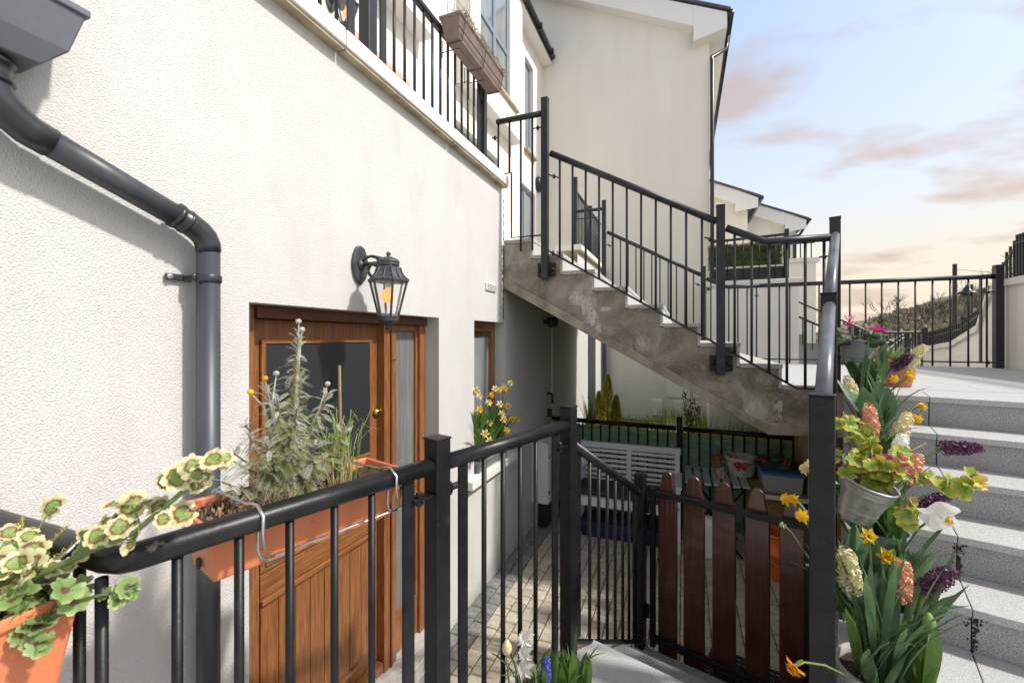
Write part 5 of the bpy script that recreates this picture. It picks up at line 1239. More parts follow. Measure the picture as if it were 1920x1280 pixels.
def aim(d): return Vector(d).to_track_quat('Z', 'Y').to_euler()
def hyacinth(label, base, head, col, frame='R', size=1.0, nl=6, leaves=HYL, tilt=None):
    t = thing('hyacinth', label, 'hyacinth', base, frame, group='hyacinths in pots on the steps')
    b, h = Vector(base), Vector(head); d = (h - b)
    mid = b.lerp(h, .55) + Vector((0, 0, .03)); e = (h - mid).normalized()
    if tilt: e = Vector(tilt).normalized(); mid = b.lerp(h - e * .055 * size, .5) + Vector((0, 0, .01))
    st_ = h - e * .055 * size
    P(t, MB().tube([tuple(b), tuple(mid), tuple(st_)], .0055, 6), 'stalk', 'stem_green', True)
    I(t, random.choice(SPK[col]), 'flower_spike', st_, aim(e), size)
    for k in range(nl):
        I(t, random.choice(leaves), 'leaf', b + Vector((ru(-.015, .015), ru(-.015, .015), 0)), (0, 0, k * 6.283 / nl + ru(-.4, .4)), ru(.85, 1.3))
    return t
def daffodil(label, base, heads, kind='yellow', nl=7, frame='R', face=(0, -1, .1), size=1.0, lm=DFL, lscale=1.0, group='daffodils'):
    t = thing('daffodil', label, 'daffodil', base, frame, group=group); b = Vector(base)
    for hd_ in heads:
        h = Vector(hd_[:3]); kd = hd_[3] if len(hd_) > 3 else kind; mid = b.lerp(h, .6) + Vector((0, 0, .05 * (h - b).length))
        P(t, MB().tube([tuple(b), tuple(b.lerp(mid, .5)), tuple(mid), tuple(mid.lerp(h, .7) + Vector((0, 0, .012))), tuple(h)], .003, 5), 'stem', 'stem_green', True)
        fc = Vector(face) + Vector((ru(-.5, .5), ru(-.2, .3), ru(-.3, .3))); I(t, DAF[kd], 'flower', h, aim(fc), size * ru(.9, 1.1))
    for k in range(nl):
        I(t, random.choice(lm), 'leaf', b + Vector((ru(-.02, .02), ru(-.02, .02), 0)), (0, 0, ru(0, 6.28)), ru(.75, 1.15) * lscale)
    return t
def tulip(label, base, nl=5, frame='R', lm=TUL, s=1.0, bud=None, group='tulip plants'):
    t = thing('tulip', label, 'tulip', base, frame, group=group); b = Vector(base); a0 = ru(0, 6)
    for k in range(nl): I(t, random.choice(lm), 'leaf', b + Vector((ru(-.015, .015), ru(-.015, .015), 0)), (0, 0, a0 + k * 6.283 / nl + ru(-.3, .3)), ru(.8, 1.15) * s)
    if bud:
        h = Vector(bud[:3]); P(t, MB().tube([tuple(b), tuple(b.lerp(h, .5) + Vector((0, 0, .01))), tuple(h)], .004, 6), 'stem', 'stem_green', True)
        P(t, MB().lathe(tuple(h), [(.004, 0), (.014, .006), (.019, .02), (.017, .036), (.009, .05), (.002, .056)], 9), 'bud', bud[3], True)
    return t
def pot(name, label, c, r0, r1, h, mat, frame='R', ribs=()):
    t = thing(name, label, 'flower pot', c, frame)
    pr_ = [(r0 * .96, 0), (r0, .006)]
    for f in [i / 8 for i in range(1, 8)]: pr_.append((r0 + (r1 - r0) * f + (.002 if any(abs(f - q) < .07 for q in ribs) else 0), h * f))
    pr_ += [(r1, h - .015), (r1 + .006, h - .012), (r1 + .006, h), (r1 - .004, h), (r1 - .006, h - .03)]
    P(t, MB().lathe(c, pr_, 28, True, False), 'body', mat, True)
    P(t, MB().lathe((c[0], c[1], c[2]), [(r1 - .007, h - .030), (r1 * .5, h - .022), (.004, h - .018)], 20, False, True), 'soil', 'soil', True)
    return t

# ------------------------------------------------------------------ pots and bulbs up the right-hand steps
def sz(t):  # step surface under a point at t
    k = int(math.floor((t - T0 + .018) / G_)); return PZ + R_ * max(0, min(N, k + 1)) if t >= T0 - .018 else PZ
def hp_(u, t, r0, r1, h, mat, name, label): 
    z = sz(t); pot(name, label, (u, t, z), r0, r1, h, mat); return z + h - .025
z1 = hp_(.085, 1.96, .10, .135, .235, 'stone_pot', 'flower_pot', 'large pale stone pot of bulbs on the lowest step by the black post')
z2 = hp_(.10, 2.27, .075, .095, .17, 'grey_plastic', 'flower_pot', 'grey pot hidden among bulb leaves on the second visible step')
z3 = hp_(.10, 2.57, .075, .095, .17, 'grey_plastic', 'flower_pot', 'grey pot of bulbs behind the galvanised bucket')
z4 = hp_(.10, 2.87, .075, .095, .17, 'grey_plastic', 'flower_pot', 'grey pot of bulbs on the middle step')
z5 = hp_(.09, 3.17, .075, .095, .17, 'grey_plastic', 'flower_pot', 'grey pot of bulbs two steps below the landing')
z6 = hp_(.09, 3.46, .075, .095, .17, 'grey_plastic', 'flower_pot', 'grey pot of bulbs one step below the landing')
z7 = hp_(.24, 4.20, .085, .115, .19, 'clay_pot', 'flower_pot', 'brown clay pot at the top of the steps on the landing')
z8 = hp_(.07, 3.76, .075, .095, .13, 'grey_plastic', 'flower_pot', 'small grey pot on the landing nosing')
# low group
hyacinth('cream hyacinth leaning on the tall black post in the lowest pot', (.03, 1.93, z1), (-.012, 1.90, 1.285), 'p_cream', size=1.05)
hyacinth('peach hyacinth in the lowest pot', (.10, 1.99, z1), (.128, 2.01, 1.245), 'p_peach', size=1.0)
hyacinth('dark purple hyacinth leaning right from the lowest pot', (.13, 2.0, z1), (.222, 2.07, 1.255), 'p_purple', size=.95, tilt=(.65, .1, .75))
tulip('broad green tulip leaves with a closed bud in the lowest pot', (.17, 1.97, z1 - .01), 4, lm=TUG, s=.95, bud=(.19, 1.93, 1.15, 'leaf_mid'))
tulip('blue green tulip leaves hanging over the rim of the lowest pot', (.06, 1.88, z1 - .01), 3, lm=TUL, s=.65)
daffodil('daffodil clump with long strap leaves in the lowest pot', (.07, 1.92, z1), [(.042, 2.03, 1.375)], nl=20, lscale=1.2, face=(.2, -1, .2))
daffodil('drooping orange double daffodil hanging in front of the picket gate', (.02, 1.88, z1), [(-.128, 1.44, 1.175, 'orange')], nl=4, face=(-.2, -.7, -.6))
# leaves and heads poking out through the railing towards the gate
daffodil('yellow double daffodils poking left through the railing over the gate', (-.02, 2.25, z2), [(-.211, 2.06, 1.44, 'double'), (-.185, 2.08, 1.437, 'double'), (-.155, 2.02, 1.40, 'double')], nl=8, face=(-.4, -.8, .1))
daffodil('pale peach daffodil left of the tall black post', (-.02, 2.5, z3), [(-.165, 2.29, 1.515, 'peach'), (-.15, 2.30, 1.53, 'peach')], nl=6, face=(-.3, -.9, .1))
daffodil('withered daffodil bud left of the tall black post', (-.03, 2.15, z2 - .05), [(-.205, 1.88, 1.40, 'peach')], nl=5, size=.5, face=(-1, -.2, .1))
# second and third pots
tulip('large blue green tulip leaves below the galvanised bucket', (.06, 2.22, z2), 6, s=1.25)
tulip('tulip leaves right of the galvanised bucket', (.14, 2.32, z2), 5, s=1.05)
daffodil('daffodil leaves rising beside the galvanised bucket', (.13, 2.28, z2), [(.10, 2.15, 1.27, 'yellow')], nl=9)
hyacinth('dark purple hyacinth half hidden behind the white pansy', (.14, 2.5, z3), (.255, 2.53, 1.385), 'p_purple')
hyacinth('peach hyacinth behind the trailing geranium', (.12, 2.55, z3), (.205, 2.62, 1.50), 'p_peach')
hyacinth('white hyacinth behind the trailing geranium', (.10, 2.6, z3), (.165, 2.70, 1.57), 'p_white')
tulip('tulip leaves behind the galvanised bucket', (.07, 2.58, z3), 5, s=1.1)
# middle pot
hyacinth('peach hyacinth above the galvanised bucket', (.08, 2.85, z4), (.066, 2.84, 1.668), 'p_peach', size=1.1)
hyacinth('cream hyacinth right of the peach one on the middle step', (.13, 2.88, z4), (.19, 2.93, 1.628), 'p_cream', size=1.1)
hyacinth('dark purple hyacinth leaning far out over the middle step', (.15, 2.88, z4), (.40, 2.96, 1.562), 'p_purple', size=1.05, tilt=(1, 0, .16))
tulip('very broad blue green tulip leaves on the middle step', (.08, 2.95, z4), 5, s=1.15)
daffodil('daffodil leaves on the middle step', (.05, 2.9, z4), [], nl=10)
# upper pots
daffodil('pair of small yellow daffodils drooping over the steps', (.13, 3.17, z5), [(.226, 3.09, 1.68, 'double'), (.262, 3.12, 1.662, 'double')], nl=6)
daffodil('single yellow daffodil on a bent stem over the top riser', (.14, 3.2, z5 + .02), [(.293, 3.27, 1.707, 'double')], nl=3, face=(.1, -.4, .8))
tulip('big cupped tulip leaves below the hanging grey pot', (.11, 3.16, z5), 6, s=1.2)
hyacinth('cream hyacinth behind the handrail below the hanging grey pot', (.04, 3.2, z5), (-.014, 3.27, 1.79), 'p_cream')
hyacinth('peach hyacinth one step below the landing', (.09, 3.44, z6), (.115, 3.50, 1.82), 'p_peach')
daffodil('two yellow daffodils near the dark purple hyacinth', (.13, 3.46, z6), [(.188, 3.43, 1.845, 'double'), (.266, 3.5, 1.868, 'double'), (.262, 3.51, 1.845, 'double')], nl=6)
daffodil('daffodil leaves below the hanging grey pot', (.04, 3.42, z6), [], nl=12)
tulip('tulip leaves one step below the landing', (.07, 3.48, z6), 5, s=1.1)
hyacinth('peach hyacinth on the landing beside the hanging grey pot', (.06, 3.76, z8), (.082, 3.74, 1.985), 'p_peach', size=1.2)
hyacinth('dark purple hyacinth leaning over the landing', (.10, 3.77, z8), (.242, 3.79, 1.925), 'p_purple', size=1.05, tilt=(.65, 0, .75))
hyacinth('cream hyacinth leaning over the landing', (.12, 3.80, z8), (.312, 3.85, 1.962), 'p_cream', size=1.2, tilt=(.55, 0, .8))
hyacinth('dark purple hyacinth below the leaning pair', (.07, 3.74, z8), (.15, 3.70, 1.87), 'p_purple', size=.9, tilt=(.3, 0, 1))
daffodil('daffodil leaves on the landing edge', (.06, 3.72, z8), [], nl=10, lscale=.8)
rt = thing('rush_plant', 'tuft of fine rush leaves in the brown clay pot', 'rush', (.24, 4.20, z7), 'R')
m = MB()
for i in range(110):
    a = ru(0, 6.28); l = ru(.02, .14); h = ru(.05, .14)
    m.strap([(.24, 4.20, z7), (.24 + cos(a) * l * .5, 4.20 + sin(a) * l * .5, z7 + h * .8), (.24 + cos(a) * l, 4.20 + sin(a) * l, z7 + h)], [.004, .003, .001], (-sin(a), cos(a), 0))
P(rt, m, 'blades', 'leaf_mid', fix=False)
tulip('tulip leaves filling the gap beside the stair railing, lowest', (.0, 2.12, z2 - .02), 5, s=1.0)
daffodil('blue green daffodil leaves beside the stair railing', (.02, 2.45, z3 - .02), [], nl=14)
daffodil('tall daffodil leaves behind the trailing geranium', (.10, 2.62, z3), [], nl=12)
tulip('upright tulip leaves between the middle and upper pots', (.12, 3.05, z4 + .05), 5, s=1.0)
daffodil('long daffodil leaves arching over the lowest pot rim', (.12, 1.93, z1), [], nl=14, lscale=1.15)
tulip('tulip leaves behind the leaning purple hyacinth', (.17, 2.25, z2), 4, lm=TUG, s=.9)
# white pansy-like bloom at the bucket's right
wp = thing('white_flower', 'large white open bloom hanging over the granite steps', 'flower', (.15, 2.25, 1.30), 'R')
m = MB()
for k, (dx, dz, r) in enumerate(((-.035, -.02, .05), (.03, .03, .045), (.0, -.045, .045), (.035, -.02, .035), (-.01, .03, .04))):
    pts = []
    for q in range(12):
        a = q * 6.283 / 12; rr_ = r * (1 + .13 * sin(3 * a + k) + .05 * sin(7 * a + 2 * k)); pts.append((.238 + .68 * (dx + rr_ * cos(a)), 2.15 - .006 * k + .012 * cos(a * 2 + k) + .005 * sin(a * 5 + k), 1.465 + .68 * (dz + rr_ * .9 * sin(a))))
    c = (.238 + .68 * dx, 2.15 - .006 * k + .014, 1.465 + .68 * dz); o = len(m.v); m.v += [c] + pts
    for q in range(12): m.f.append((o, o + 1 + q, o + 1 + (q + 1) % 12)); m.m.append(0)
P(wp, m, 'petals', 'p_white', True, fix=False)
P(wp, MB().tube([(.15, 2.25, 1.27), (.19, 2.21, 1.38), (.238, 2.16, 1.46)], .004, 6), 'stem', 'stem_green'); P(wp, MB().lathe((.262, 2.135, 1.445), [(.012, 0), (.008, .012), (.003, .018)], 8), 'centre', 'p_yellow')

# hanging galvanised bucket with trailing geranium
def bucket(name, label, c, r0, r1, h, mat, tilt, hook, frame='R', ribs=(.18, .24, .30, .78, .84, .90)):
    t = thing(name, label, 'hanging pot', c, frame)
    pr_ = [(r0 * .9, -.004), (r0, 0)]
    for i in range(1, 24):
        f = i / 24; pr_.append((r0 + (r1 - r0) * f + (.0025 if any(abs(f - q) < .018 for q in ribs) else 0), h * f))
    pr_ += [(r1, h), (r1 + .005, h + .002), (r1 + .005, h + .010), (r1 - .003, h + .010), (r1 - .006, h - .03)]
    P(t, MB().lathe(c, pr_, 30, True, False, tilt=tilt), 'body', mat, True)
    P(t, MB().lathe(c, [(r1 - .008, h - .02), (r1 * .5, h - .012), (.003, h - .01)], 20, False, True, tilt=tilt), 'soil', 'soil', True)
    if hook: P(t, MB().tube(hook, .0035, 6), 'hook', 'steel', True)
    return t
bucket('hanging_bucket', 'ribbed galvanised metal bucket hanging from the stair railing', (.0, 2.205, 1.375), .055, .088, .155, 'galv', (.10, .32, 0), [(-.06, 2.24, 1.55), (-.09, 2.25, 1.66), (-.11, 2.25, 1.68), (-.12, 2.25, 1.60)])
bucket('hanging_pot', 'plain grey metal pot of pink cyclamen hanging high on the railing', (.005, 3.46, 1.94), .068, .094, .125, 'grey_plastic', (0, .12, 0), [(-.06, 3.46, 2.06), (-.08, 3.45, 2.14), (-.10, 3.45, 2.22), (-.12, 3.45, 2.10)], ribs=(.2, .26, .85))
def lobed(nm, r, mats, rings, seed, lobes=7, cup=.25):
    rng = random.Random(seed); m = MB(); n = 42; vs = [(0, 0, 0)]; ph_ = rng.uniform(0, 6)
    for ri, (f, _) in enumerate(rings):
        for k in range(n):
            a = 2 * pi * k / n; notch = 1 - .75 * max(0, 1 - abs((a - pi + pi) % (2 * pi) - pi) * 0 - min(abs(a), 2 * pi - a) / .22)
            rr_ = r * f * ((1 + .24 * f * (abs(sin(lobes * a / 2 + ph_)) - .5) + .035 * f * sin(19 * a + ph_)) * max(.12, notch))
            vs.append((rr_ * cos(a), rr_ * sin(a), cup * r * f * f + .07 * r * f * f * sin(lobes * a + ph_) + .16 * r * f * sin(2 * a + ph_)))
    fs = []; ms = []
    for k in range(n): fs.append((0, 1 + k, 1 + (k + 1) % n)); ms.append(rings[0][1])
    for ri in range(1, len(rings)):
        o0, o1 = 1 + (ri - 1) * n, 1 + ri * n
        for k in range(n): fs.append((o0 + k, o1 + k, o1 + (k + 1) % n, o0 + (k + 1) % n)); ms.append(rings[ri][1] if not callable(rings[ri][1]) else rings[ri][1](k))
    m.v = vs; m.f = fs; m.m = ms
    return m.mesh(nm, mats, True, False)
GER = [lobed('leaf', .033, 'lime_leaf', [(.45, 0), (.8, 0), (1.0, 0)], s, 7, (.3, -.25, .1, .45, -.1)[s]) for s in range(5)]
GERY = [lobed('leaf', .027, 'gold_leaf', [(.4, 0), (.8, 0), (1.0, 0)], s + 20, 7, .5) for s in range(2)]
tgm = thing('trailing_geranium', 'yellow green trailing geranium spilling from the galvanised bucket', 'geranium', (.03, 2.23, 1.53), 'R')
def ger_branch(t, pts, meshes, n, s0=1.0, spread=.035, face=(0, -.6, .6), stemm='stem_brown', r=.0035):
    P(t, MB().tube(pts, [r * (1 - .4 * i / len(pts)) for i in range(len(pts))], 6), 'stem', stemm, True)
    pv = [Vector(p) for p in pts]
    for k in range(n):
        f = ru(.12, 1) * (len(pv) - 1); i = min(int(f), len(pv) - 2); p = pv[i].lerp(pv[i + 1], f - i); q = p + Vector((ru(-spread, spread), ru(-spread, spread), ru(-spread * .6, spread)))
        me = random.choice(meshes); d = Vector(face) + Vector((ru(-.9, .9), ru(-.7, .7), ru(-.6, .6)))
        I(t, me, 'leaf', q, aim(d), s0 * ru(.5, 1.15))
        if (q - p).length > .02: P(t, MB().tube([tuple(p), tuple(q)], .0014, 4), 'leaf_stalk', 'stem_green')
st0 = (.03, 2.23, 1.53)
G4 = GER + GER + GERY
ger_branch(tgm, [st0, (.12, 2.2, 1.575), (.2, 2.18, 1.565), (.275, 2.14, 1.575), (.338, 2.165, 1.595)], G4, 16)
ger_branch(tgm, [st0, (.08, 2.22, 1.60), (.14, 2.21, 1.64), (.215, 2.26, 1.69)], G4, 12)
ger_branch(tgm, [st0, (.02, 2.22, 1.62), (-.02, 2.24, 1.72), (-.035, 2.25, 1.785)], GER, 12, .9)
ger_branch(tgm, [st0, (.05, 2.20, 1.60), (.05, 2.2, 1.68), (.03, 2.2, 1.725)], GER, 13, .95)
ger_branch(tgm, [st0, (.10, 2.19, 1.55), (.14, 2.17, 1.49), (.18, 2.17, 1.40)], G4, 10)
ger_branch(tgm, [st0, (.07, 2.15, 1.59), (.13, 2.16, 1.60)], G4, 10)
ger_branch(tgm, [st0, (-.02, 2.17, 1.57), (-.04, 2.17, 1.60)], GER, 7, .9)
m = MB()
for i in range(22):
    c = Vector((.115 + ru(-.03, .04), 2.17, 1.625 + ru(-.018, .02))); petal_star(m, tuple(c), aim((ru(-.5, .5), -1, ru(-.3, .5))).to_matrix(), .009, .5, 5, 0, .2)
P(tgm, m, 'pink_florets', 'p_magenta', fix=False)
cy = thing('cyclamen', 'pink flowering cyclamen with dark round leaves in the hanging grey pot', 'cyclamen', (.02, 3.46, 2.05), 'R')
CYL = [lobed('leaf', .045, 'cyc_leaf', [(.35, 0), (.7, 0), (1.0, 0)], s + 40, 5, -.2) for s in range(3)]
for k in range(18): I(cy, random.choice(CYL), 'leaf', (.02 + ru(-.09, .12), 3.44 + ru(-.07, .06), 2.07 + ru(-.01, .05)), aim((ru(-.5, .6), -.8 + ru(-.3, .3), .7)), ru(.6, 1.0))
for (u_, t_, z_), cm in (((-.03, 3.42, 2.165), 'p_magenta'), ((-.02, 3.42, 2.20), 'p_pink'), ((.08, 3.43, 2.145), 'p_pink'), ((.115, 3.42, 2.125), 'p_magenta'), ((.13, 3.43, 2.12), 'p_magenta')):
    m = MB()
    for k in range(5):
        a = 2 * pi * k / 5; m.strap([(u_, t_, z_), (u_ + .016 * cos(a), t_ + .016 * sin(a), z_ + .010), (u_ + .026 * cos(a), t_ + .022 * sin(a), z_ + .03)], [.012, .022, .010], (-sin(a), cos(a), .1))
    P(cy, m, 'flower', cm, True, fix=False); P(cy, MB().tube([(u_ * .5 + .01, t_ + .02, 2.06), (u_, t_, z_)], .002, 5), 'stem', 'leaf_brown')

# ------------------------------------------------------------------ planter of bulbs at the bottom of the picture
cpz = pot('flower_pot', 'round stone pot of bulbs on the platform in front of the near railing', (-.92, 1.36, PZ), .11, .15, .20, 'stone_pot')
zb = PZ + .175
tulip('green tulip plant right of the white daffodils by the platform steps', (-.86, 1.44, zb), 7, lm=TUG, s=.62)
tulip('tulip plant with upright leaves near the platform edge', (-.82, 1.50, zb), 6, lm=TUG, s=.62)
tulip('tulip leaves behind the blue hyacinth', (-.92, 1.42, zb), 5, lm=TUG, s=.6)
tulip('pale closed tulip bud left of the white daffodils', (-1.0, 1.27, zb - .02), 3, lm=TUG, s=.5, bud=(-1.02, 1.275, .905, 'p_cream'))
daffodil('white double daffodils at the foot of the near railing', (-.97, 1.32, zb), [(-.975, 1.33, .95, 'whitebig'), (-.96, 1.31, .915, 'whitebig'), (-.955, 1.30, .865, 'whitebig')], nl=8, lscale=.6, face=(.2, -.7, .5))
hyacinth('small blue hyacinth among the tulip leaves', (-.90, 1.36, zb - .02), (-.905, 1.37, .845), 'p_blue', size=.55, nl=4)
daffodil('thin daffodil leaves in the pot by the platform edge', (-.86, 1.46, zb), [], nl=10, lscale=.55)

# ------------------------------------------------------------------ window boxes
def trough(name, label, frame, o_, L, Wt, Ht, mat, rot90=False, hole=True):
    """open tapered trough: length along y (or x when rot90), rim corner o_ = (x0,y0,z_rim)"""
    x0, y0, zr = o_; t = thing(name, label, 'planter', (x0, y0, zr - Ht), frame)
    lx_, ly_ = (L, Wt) if rot90 else (Wt, L)
    rect = lambda i, z: ([(x0 + i, y0 + i), (x0 + lx_ - i, y0 + i), (x0 + lx_ - i, y0 + ly_ - i), (x0 + i, y0 + ly_ - i)], z)
    m = MB(); rings = [rect(.034, zr - Ht), rect(.010, zr - .022), rect(0, zr - .020), rect(0, zr), rect(.010, zr), rect(.014, zr - .03)]
    n = 4
    for poly, z in rings: m.v += [(x, y, z) for x, y in poly]
    for i in range(len(rings) - 1):
        for j in range(4): m.f.append((i * 4 + j, i * 4 + (j + 1) % 4, (i + 1) * 4 + (j + 1) % 4, (i + 1) * 4 + j)); m.m.append(0)
    m.f.append((3, 2, 1, 0)); m.m.append(0)
    P(t, m, 'box', mat, bevel=.005)
    s_ = MB(); nx_, ny_ = 14, 14
    for i in range(nx_):
        for j in range(ny_):
            f = lambda a, b: (x0 + .015 + (lx_ - .03) * a / nx_, y0 + .015 + (ly_ - .03) * b / ny_, zr - .028 + .008 * sin(a * 2.1 + b * 1.3) + .006 * sin(a * 5.3 - b * 3.1))
            s_.quad(f(i, j), f(i + 1, j), f(i + 1, j + 1), f(i, j + 1))
    P(t, s_, 'soil', 'soil', True, fix=False)
    return t
b1 = trough('window_box', 'terracotta plastic trough hung behind the near railing in front of the door', 'R', (-1.285, .325, 1.690), .53, .195, .150, 'terracotta')
P(b1, MB().lathe((-1.185, .350, 1.57), [(.013, 0), (.013, .004)], 12, tilt=(radians(90), 0, 0)), 'drain_hole', 'dark_room')
for t_ in (.42, .775):
    P(b1, MB().tube([(-1.30, t_, 1.668), (-1.285, t_, 1.694), (-1.10, t_, 1.702), (-1.075, t_, 1.710), (U, t_, RZ + .031), (U + .029, t_, RZ + .012), (U + .031, t_, RZ - .02), (U + .031, t_, RZ - .06)], .0042, 8), 'hook', 'steel', True)
    P(b1, MB().tube([(-1.076, t_ + .012, 1.66), (-1.079, t_ + .012, 1.60), (-1.083, t_ + .02, 1.575), (-1.085, t_ + .05, 1.570)], .004, 6), 'hanger_leg', 'steel', True)
P(b1, MB().tube([(-1.085, .47, 1.570), (-1.085, .80, 1.570), (-1.083, .83, 1.58), (-1.079, .835, 1.64)], .004, 6), 'hanger_wire', 'steel', True)
def feather(nm, L, mat, n=11):
    m = MB(); m.tube([(0, 0, 0), (L * .5, 0, L * .06), (L, 0, -L * .06)], [.0013, .001, .0005], 4, False)
    for k in range(n):
        f = .18 + .82 * k / (n - 1); x = L * f; z = L * (.06 * sin(f * pi) * 1.4 - .06 * f * f); l = L * .26 * sin(.35 + f * 2.4) + .003
        for s_ in (-1, 1):
            d = Vector((.75, s_ * .65, ru(-.15, .1))).normalized() * l; w = Vector((-d.y, d.x, 0)).normalized() * .0013
            m.add([(x, 0, z), tuple(Vector((x, 0, z)) + d * .5 + w), tuple(Vector((x, 0, z)) + d), tuple(Vector((x, 0, z)) + d * .5 - w)], [(0, 1, 2, 3)])
    return m
FEA = [feather('f', ru(.045, .085), 'leaf_silver') for _ in range(6)]
sp = thing('silver_daisy_bush', 'grey green feathery daisy bush growing in the near terracotta trough', 'shrub', (-1.20, .56, 1.66), 'R')
m = MB(); sm = MB(); hi_ = MB(); gn_ = MB()
base_ = Vector((-1.19, .555, 1.665))
tips = [((-1.21, .43, 1.80), 26), ((-1.18, .45, 1.85), 28), ((-1.16, .51, 1.93), 30), ((-1.24, .54, 1.90), 30), ((-1.20, .585, 2.09), 62), ((-1.20, .50, 1.955), 46), ((-1.17, .655, 1.93), 46), ((-1.25, .47, 1.86), 34), ((-1.13, .47, 1.83), 30), ((-1.15, .70, 1.82), 28), ((-1.22, .60, 1.98), 40), ((-1.16, .56, 1.90), 34), ((-1.22, .42, 1.79), 22), ((-1.14, .60, 1.80), 26), ((-1.20, .40, 1.74), 16)]
for (tx, ty_, tz), n_ in tips:
    tip = Vector((tx, ty_, tz)); mid = base_.lerp(tip, .5) + Vector((ru(-.02, .02), ru(-.02, .02), -.01)); sm.tube([tuple(base_ + Vector((ru(-.02, .02), ru(-.03, .03), 0))), tuple(mid), tuple(tip)], [.004, .003, .002], 5)
    n_ = int(n_ * 2.3)
    for k in range(n_):
        f = .08 + .92 * (k + rnd()) / n_; p = base_.lerp(mid, f * 2) if f < .5 else mid.lerp(tip, f * 2 - 1); a = k * 2.4 + ru(-.3, .3); top_ = f > .9
        Mx = Matrix.Translation(p) @ Matrix.Rotation(a, 4, 'Z') @ Matrix.Rotation(ru(-.05, .75) - (1.0 if top_ else 0), 4, 'Y') @ Matrix.Rotation(ru(-.5, .5), 4, 'X') @ Matrix.Scale((1.0 - .5 * f) * ru(.7, 1.1), 4)
        (hi_ if f > .86 or rnd() < .09 else (gn_ if rnd() < .33 else m)).merge(random.choice(FEA), Mx)
P(sp, m, 'foliage', 'leaf_silver', fix=False); P(sp, gn_, 'green_foliage', 'leaf_olive', fix=False); P(sp, hi_, 'young_foliage', 'leaf_silver_hi', fix=False); P(sp, sm, 'stems', 'stem_brown')
for hx, cm, dn in (((-1.20, .585, 2.128), 'leaf_silver_hi', (0, 0, -.06)), ((-1.20, .594, 2.106), 'leaf_silver_hi', (0, -.005, -.05)), ((-1.20, .498, 1.978), 'p_orange', (0, .012, -.06)), ((-1.20, .526, 1.989), 'leaf_silver_hi', (0, -.01, -.07)), ((-1.20, .669, 1.95), 'leaf_silver_hi', (0, -.02, -.05)), ((-1.20, .464, 1.946), 'p_yellow', (0, .03, -.035))):
    v = Vector(hx); w_ = v + Vector(dn); P(sp, MB().tube([tuple(base_.lerp(w_, .55)), tuple(w_), tuple(v)], [.003, .0025, .0015], 5), 'flower_stalk', 'leaf_silver_hi'); P(sp, MB().lathe(tuple(v), [(.002, -.003), (.007, 0), (.008, .005), (.006, .009), (.002, .011)], 9), 'flower_head', cm, True)
gs = thing('grass_tuft', 'straw and green grass tuft right of the silver bush in the trough', 'grass plant', (-1.18, .70, 1.665), 'R')
m = MB(); m2 = MB()
for i in range(150):
    a = ru(0, 6.28); h = ru(.05, .10) if i < 95 else ru(.12, .22); l = ru(.01, .03) if i < 95 else ru(.02, .13); x, y = -1.175 + ru(-.03, .03), .69 + ru(-.04, .04)
    (m if i < 95 else m2).strap([(x, y, 1.665), (x + cos(a) * l * .3, y + sin(a) * l * .3, 1.665 + h * .75), (x + cos(a) * l * .75, y + sin(a) * l * .75, 1.665 + h), (x + cos(a) * l, y + sin(a) * l, 1.665 + h * .92)], [.003, .003, .002, .0006], (-sin(a), cos(a), 0))
P(gs, m, 'dry_blades', 'straw', fix=False); P(gs, m2, 'green_blades', 'leaf_mid', fix=False)
single('plant_stake', 'thin pale bamboo stake in the terracotta trough', 'stake', MB().tube([(-1.20, .712, 1.66), (-1.20, .706, 2.005)], .0042, 7), 'raw_wood', (-1.20, .712, 1.66), 'R')
db = thing('dead_growth', 'tangle of dry brown stems on the soil of the terracotta trough', 'dead plant', (-1.19, .58, 1.665), 'R')
m = MB()
for i in range(170):
    a = ru(0, 6.28); x, y = -1.185 + ru(-.07, .07), .57 + ru(-.12, .13); l = ru(.02, .07); m.tube([(x, y, 1.665), (x + cos(a) * l * .5, y + sin(a) * l * .5, 1.665 + ru(.01, .05)), (x + cos(a) * l, y + sin(a) * l, 1.665 + ru(.0, .05))], [.0014, .001, .0006], 4, False)
for i in range(220):
    x, y = -1.27 + ru(0, .17), ru(.34, .50); s_ = ru(.003, .008); R3 = Euler((ru(0, 6), ru(0, 6), ru(0, 6))).to_matrix()
    m.add([tuple(Vector((x, y, 1.668 + ru(0, .015))) + R3 @ Vector(q)) for q in ((-s_, 0, 0), (0, -s_ * .6, 0), (s_, 0, 0), (0, s_ * .6, 0))], [(0, 1, 2, 3)])
P(db, m, 'twigs', 'dry', fix=False)

# second trough, very close at the lower left
b2_ = trough('window_box', 'terracotta plastic trough at the lower left corner, cut off by the picture edge', 'W', (-1.53, .235, 1.640), .53, .225, .185, 'terracotta', True)
P(b2_, MB().lathe((-1.026, .315, 1.47), [(.030, 0), (.030, .004)], 16, tilt=(0, radians(80), 0)), 'drain_hole', 'dark_room')
P(b2_, MB().tube([(-1.06, .30, 1.66), (-1.06, .40, 1.665), (-1.06, .452, 1.690), (-1.06, wcorner.y, RZ + .031), (-1.06, wcorner.y + .03, RZ + .008), (-1.06, wcorner.y + .032, RZ - .05)], .0045, 8), 'hook', 'steel', True)
P(b2_, MB().tube([(-.994, .325, 1.645), (-.992, .325, 1.60)], .008, 8), 'hanger_leg', 'pipe_joint')
def vring(i): return lambda k: 2 if (k // 3) % 2 == 0 or (k % 7 == 0) else i
VAR = [lobed('leaf', .025, 'var_leaf', [(.3, 0), (.6, 0), (.85, 0), (1.0, 0)], s + 60, 7, (.15, -.25, .2, .0, -.4, .1)[s]) for s in range(6)]
VARG = [lobed('leaf', .026, 'var_leaf_green', [(.3, 0), (.6, 0), (1.0, 0)], s + 80, 7, .2) for s in range(3)]
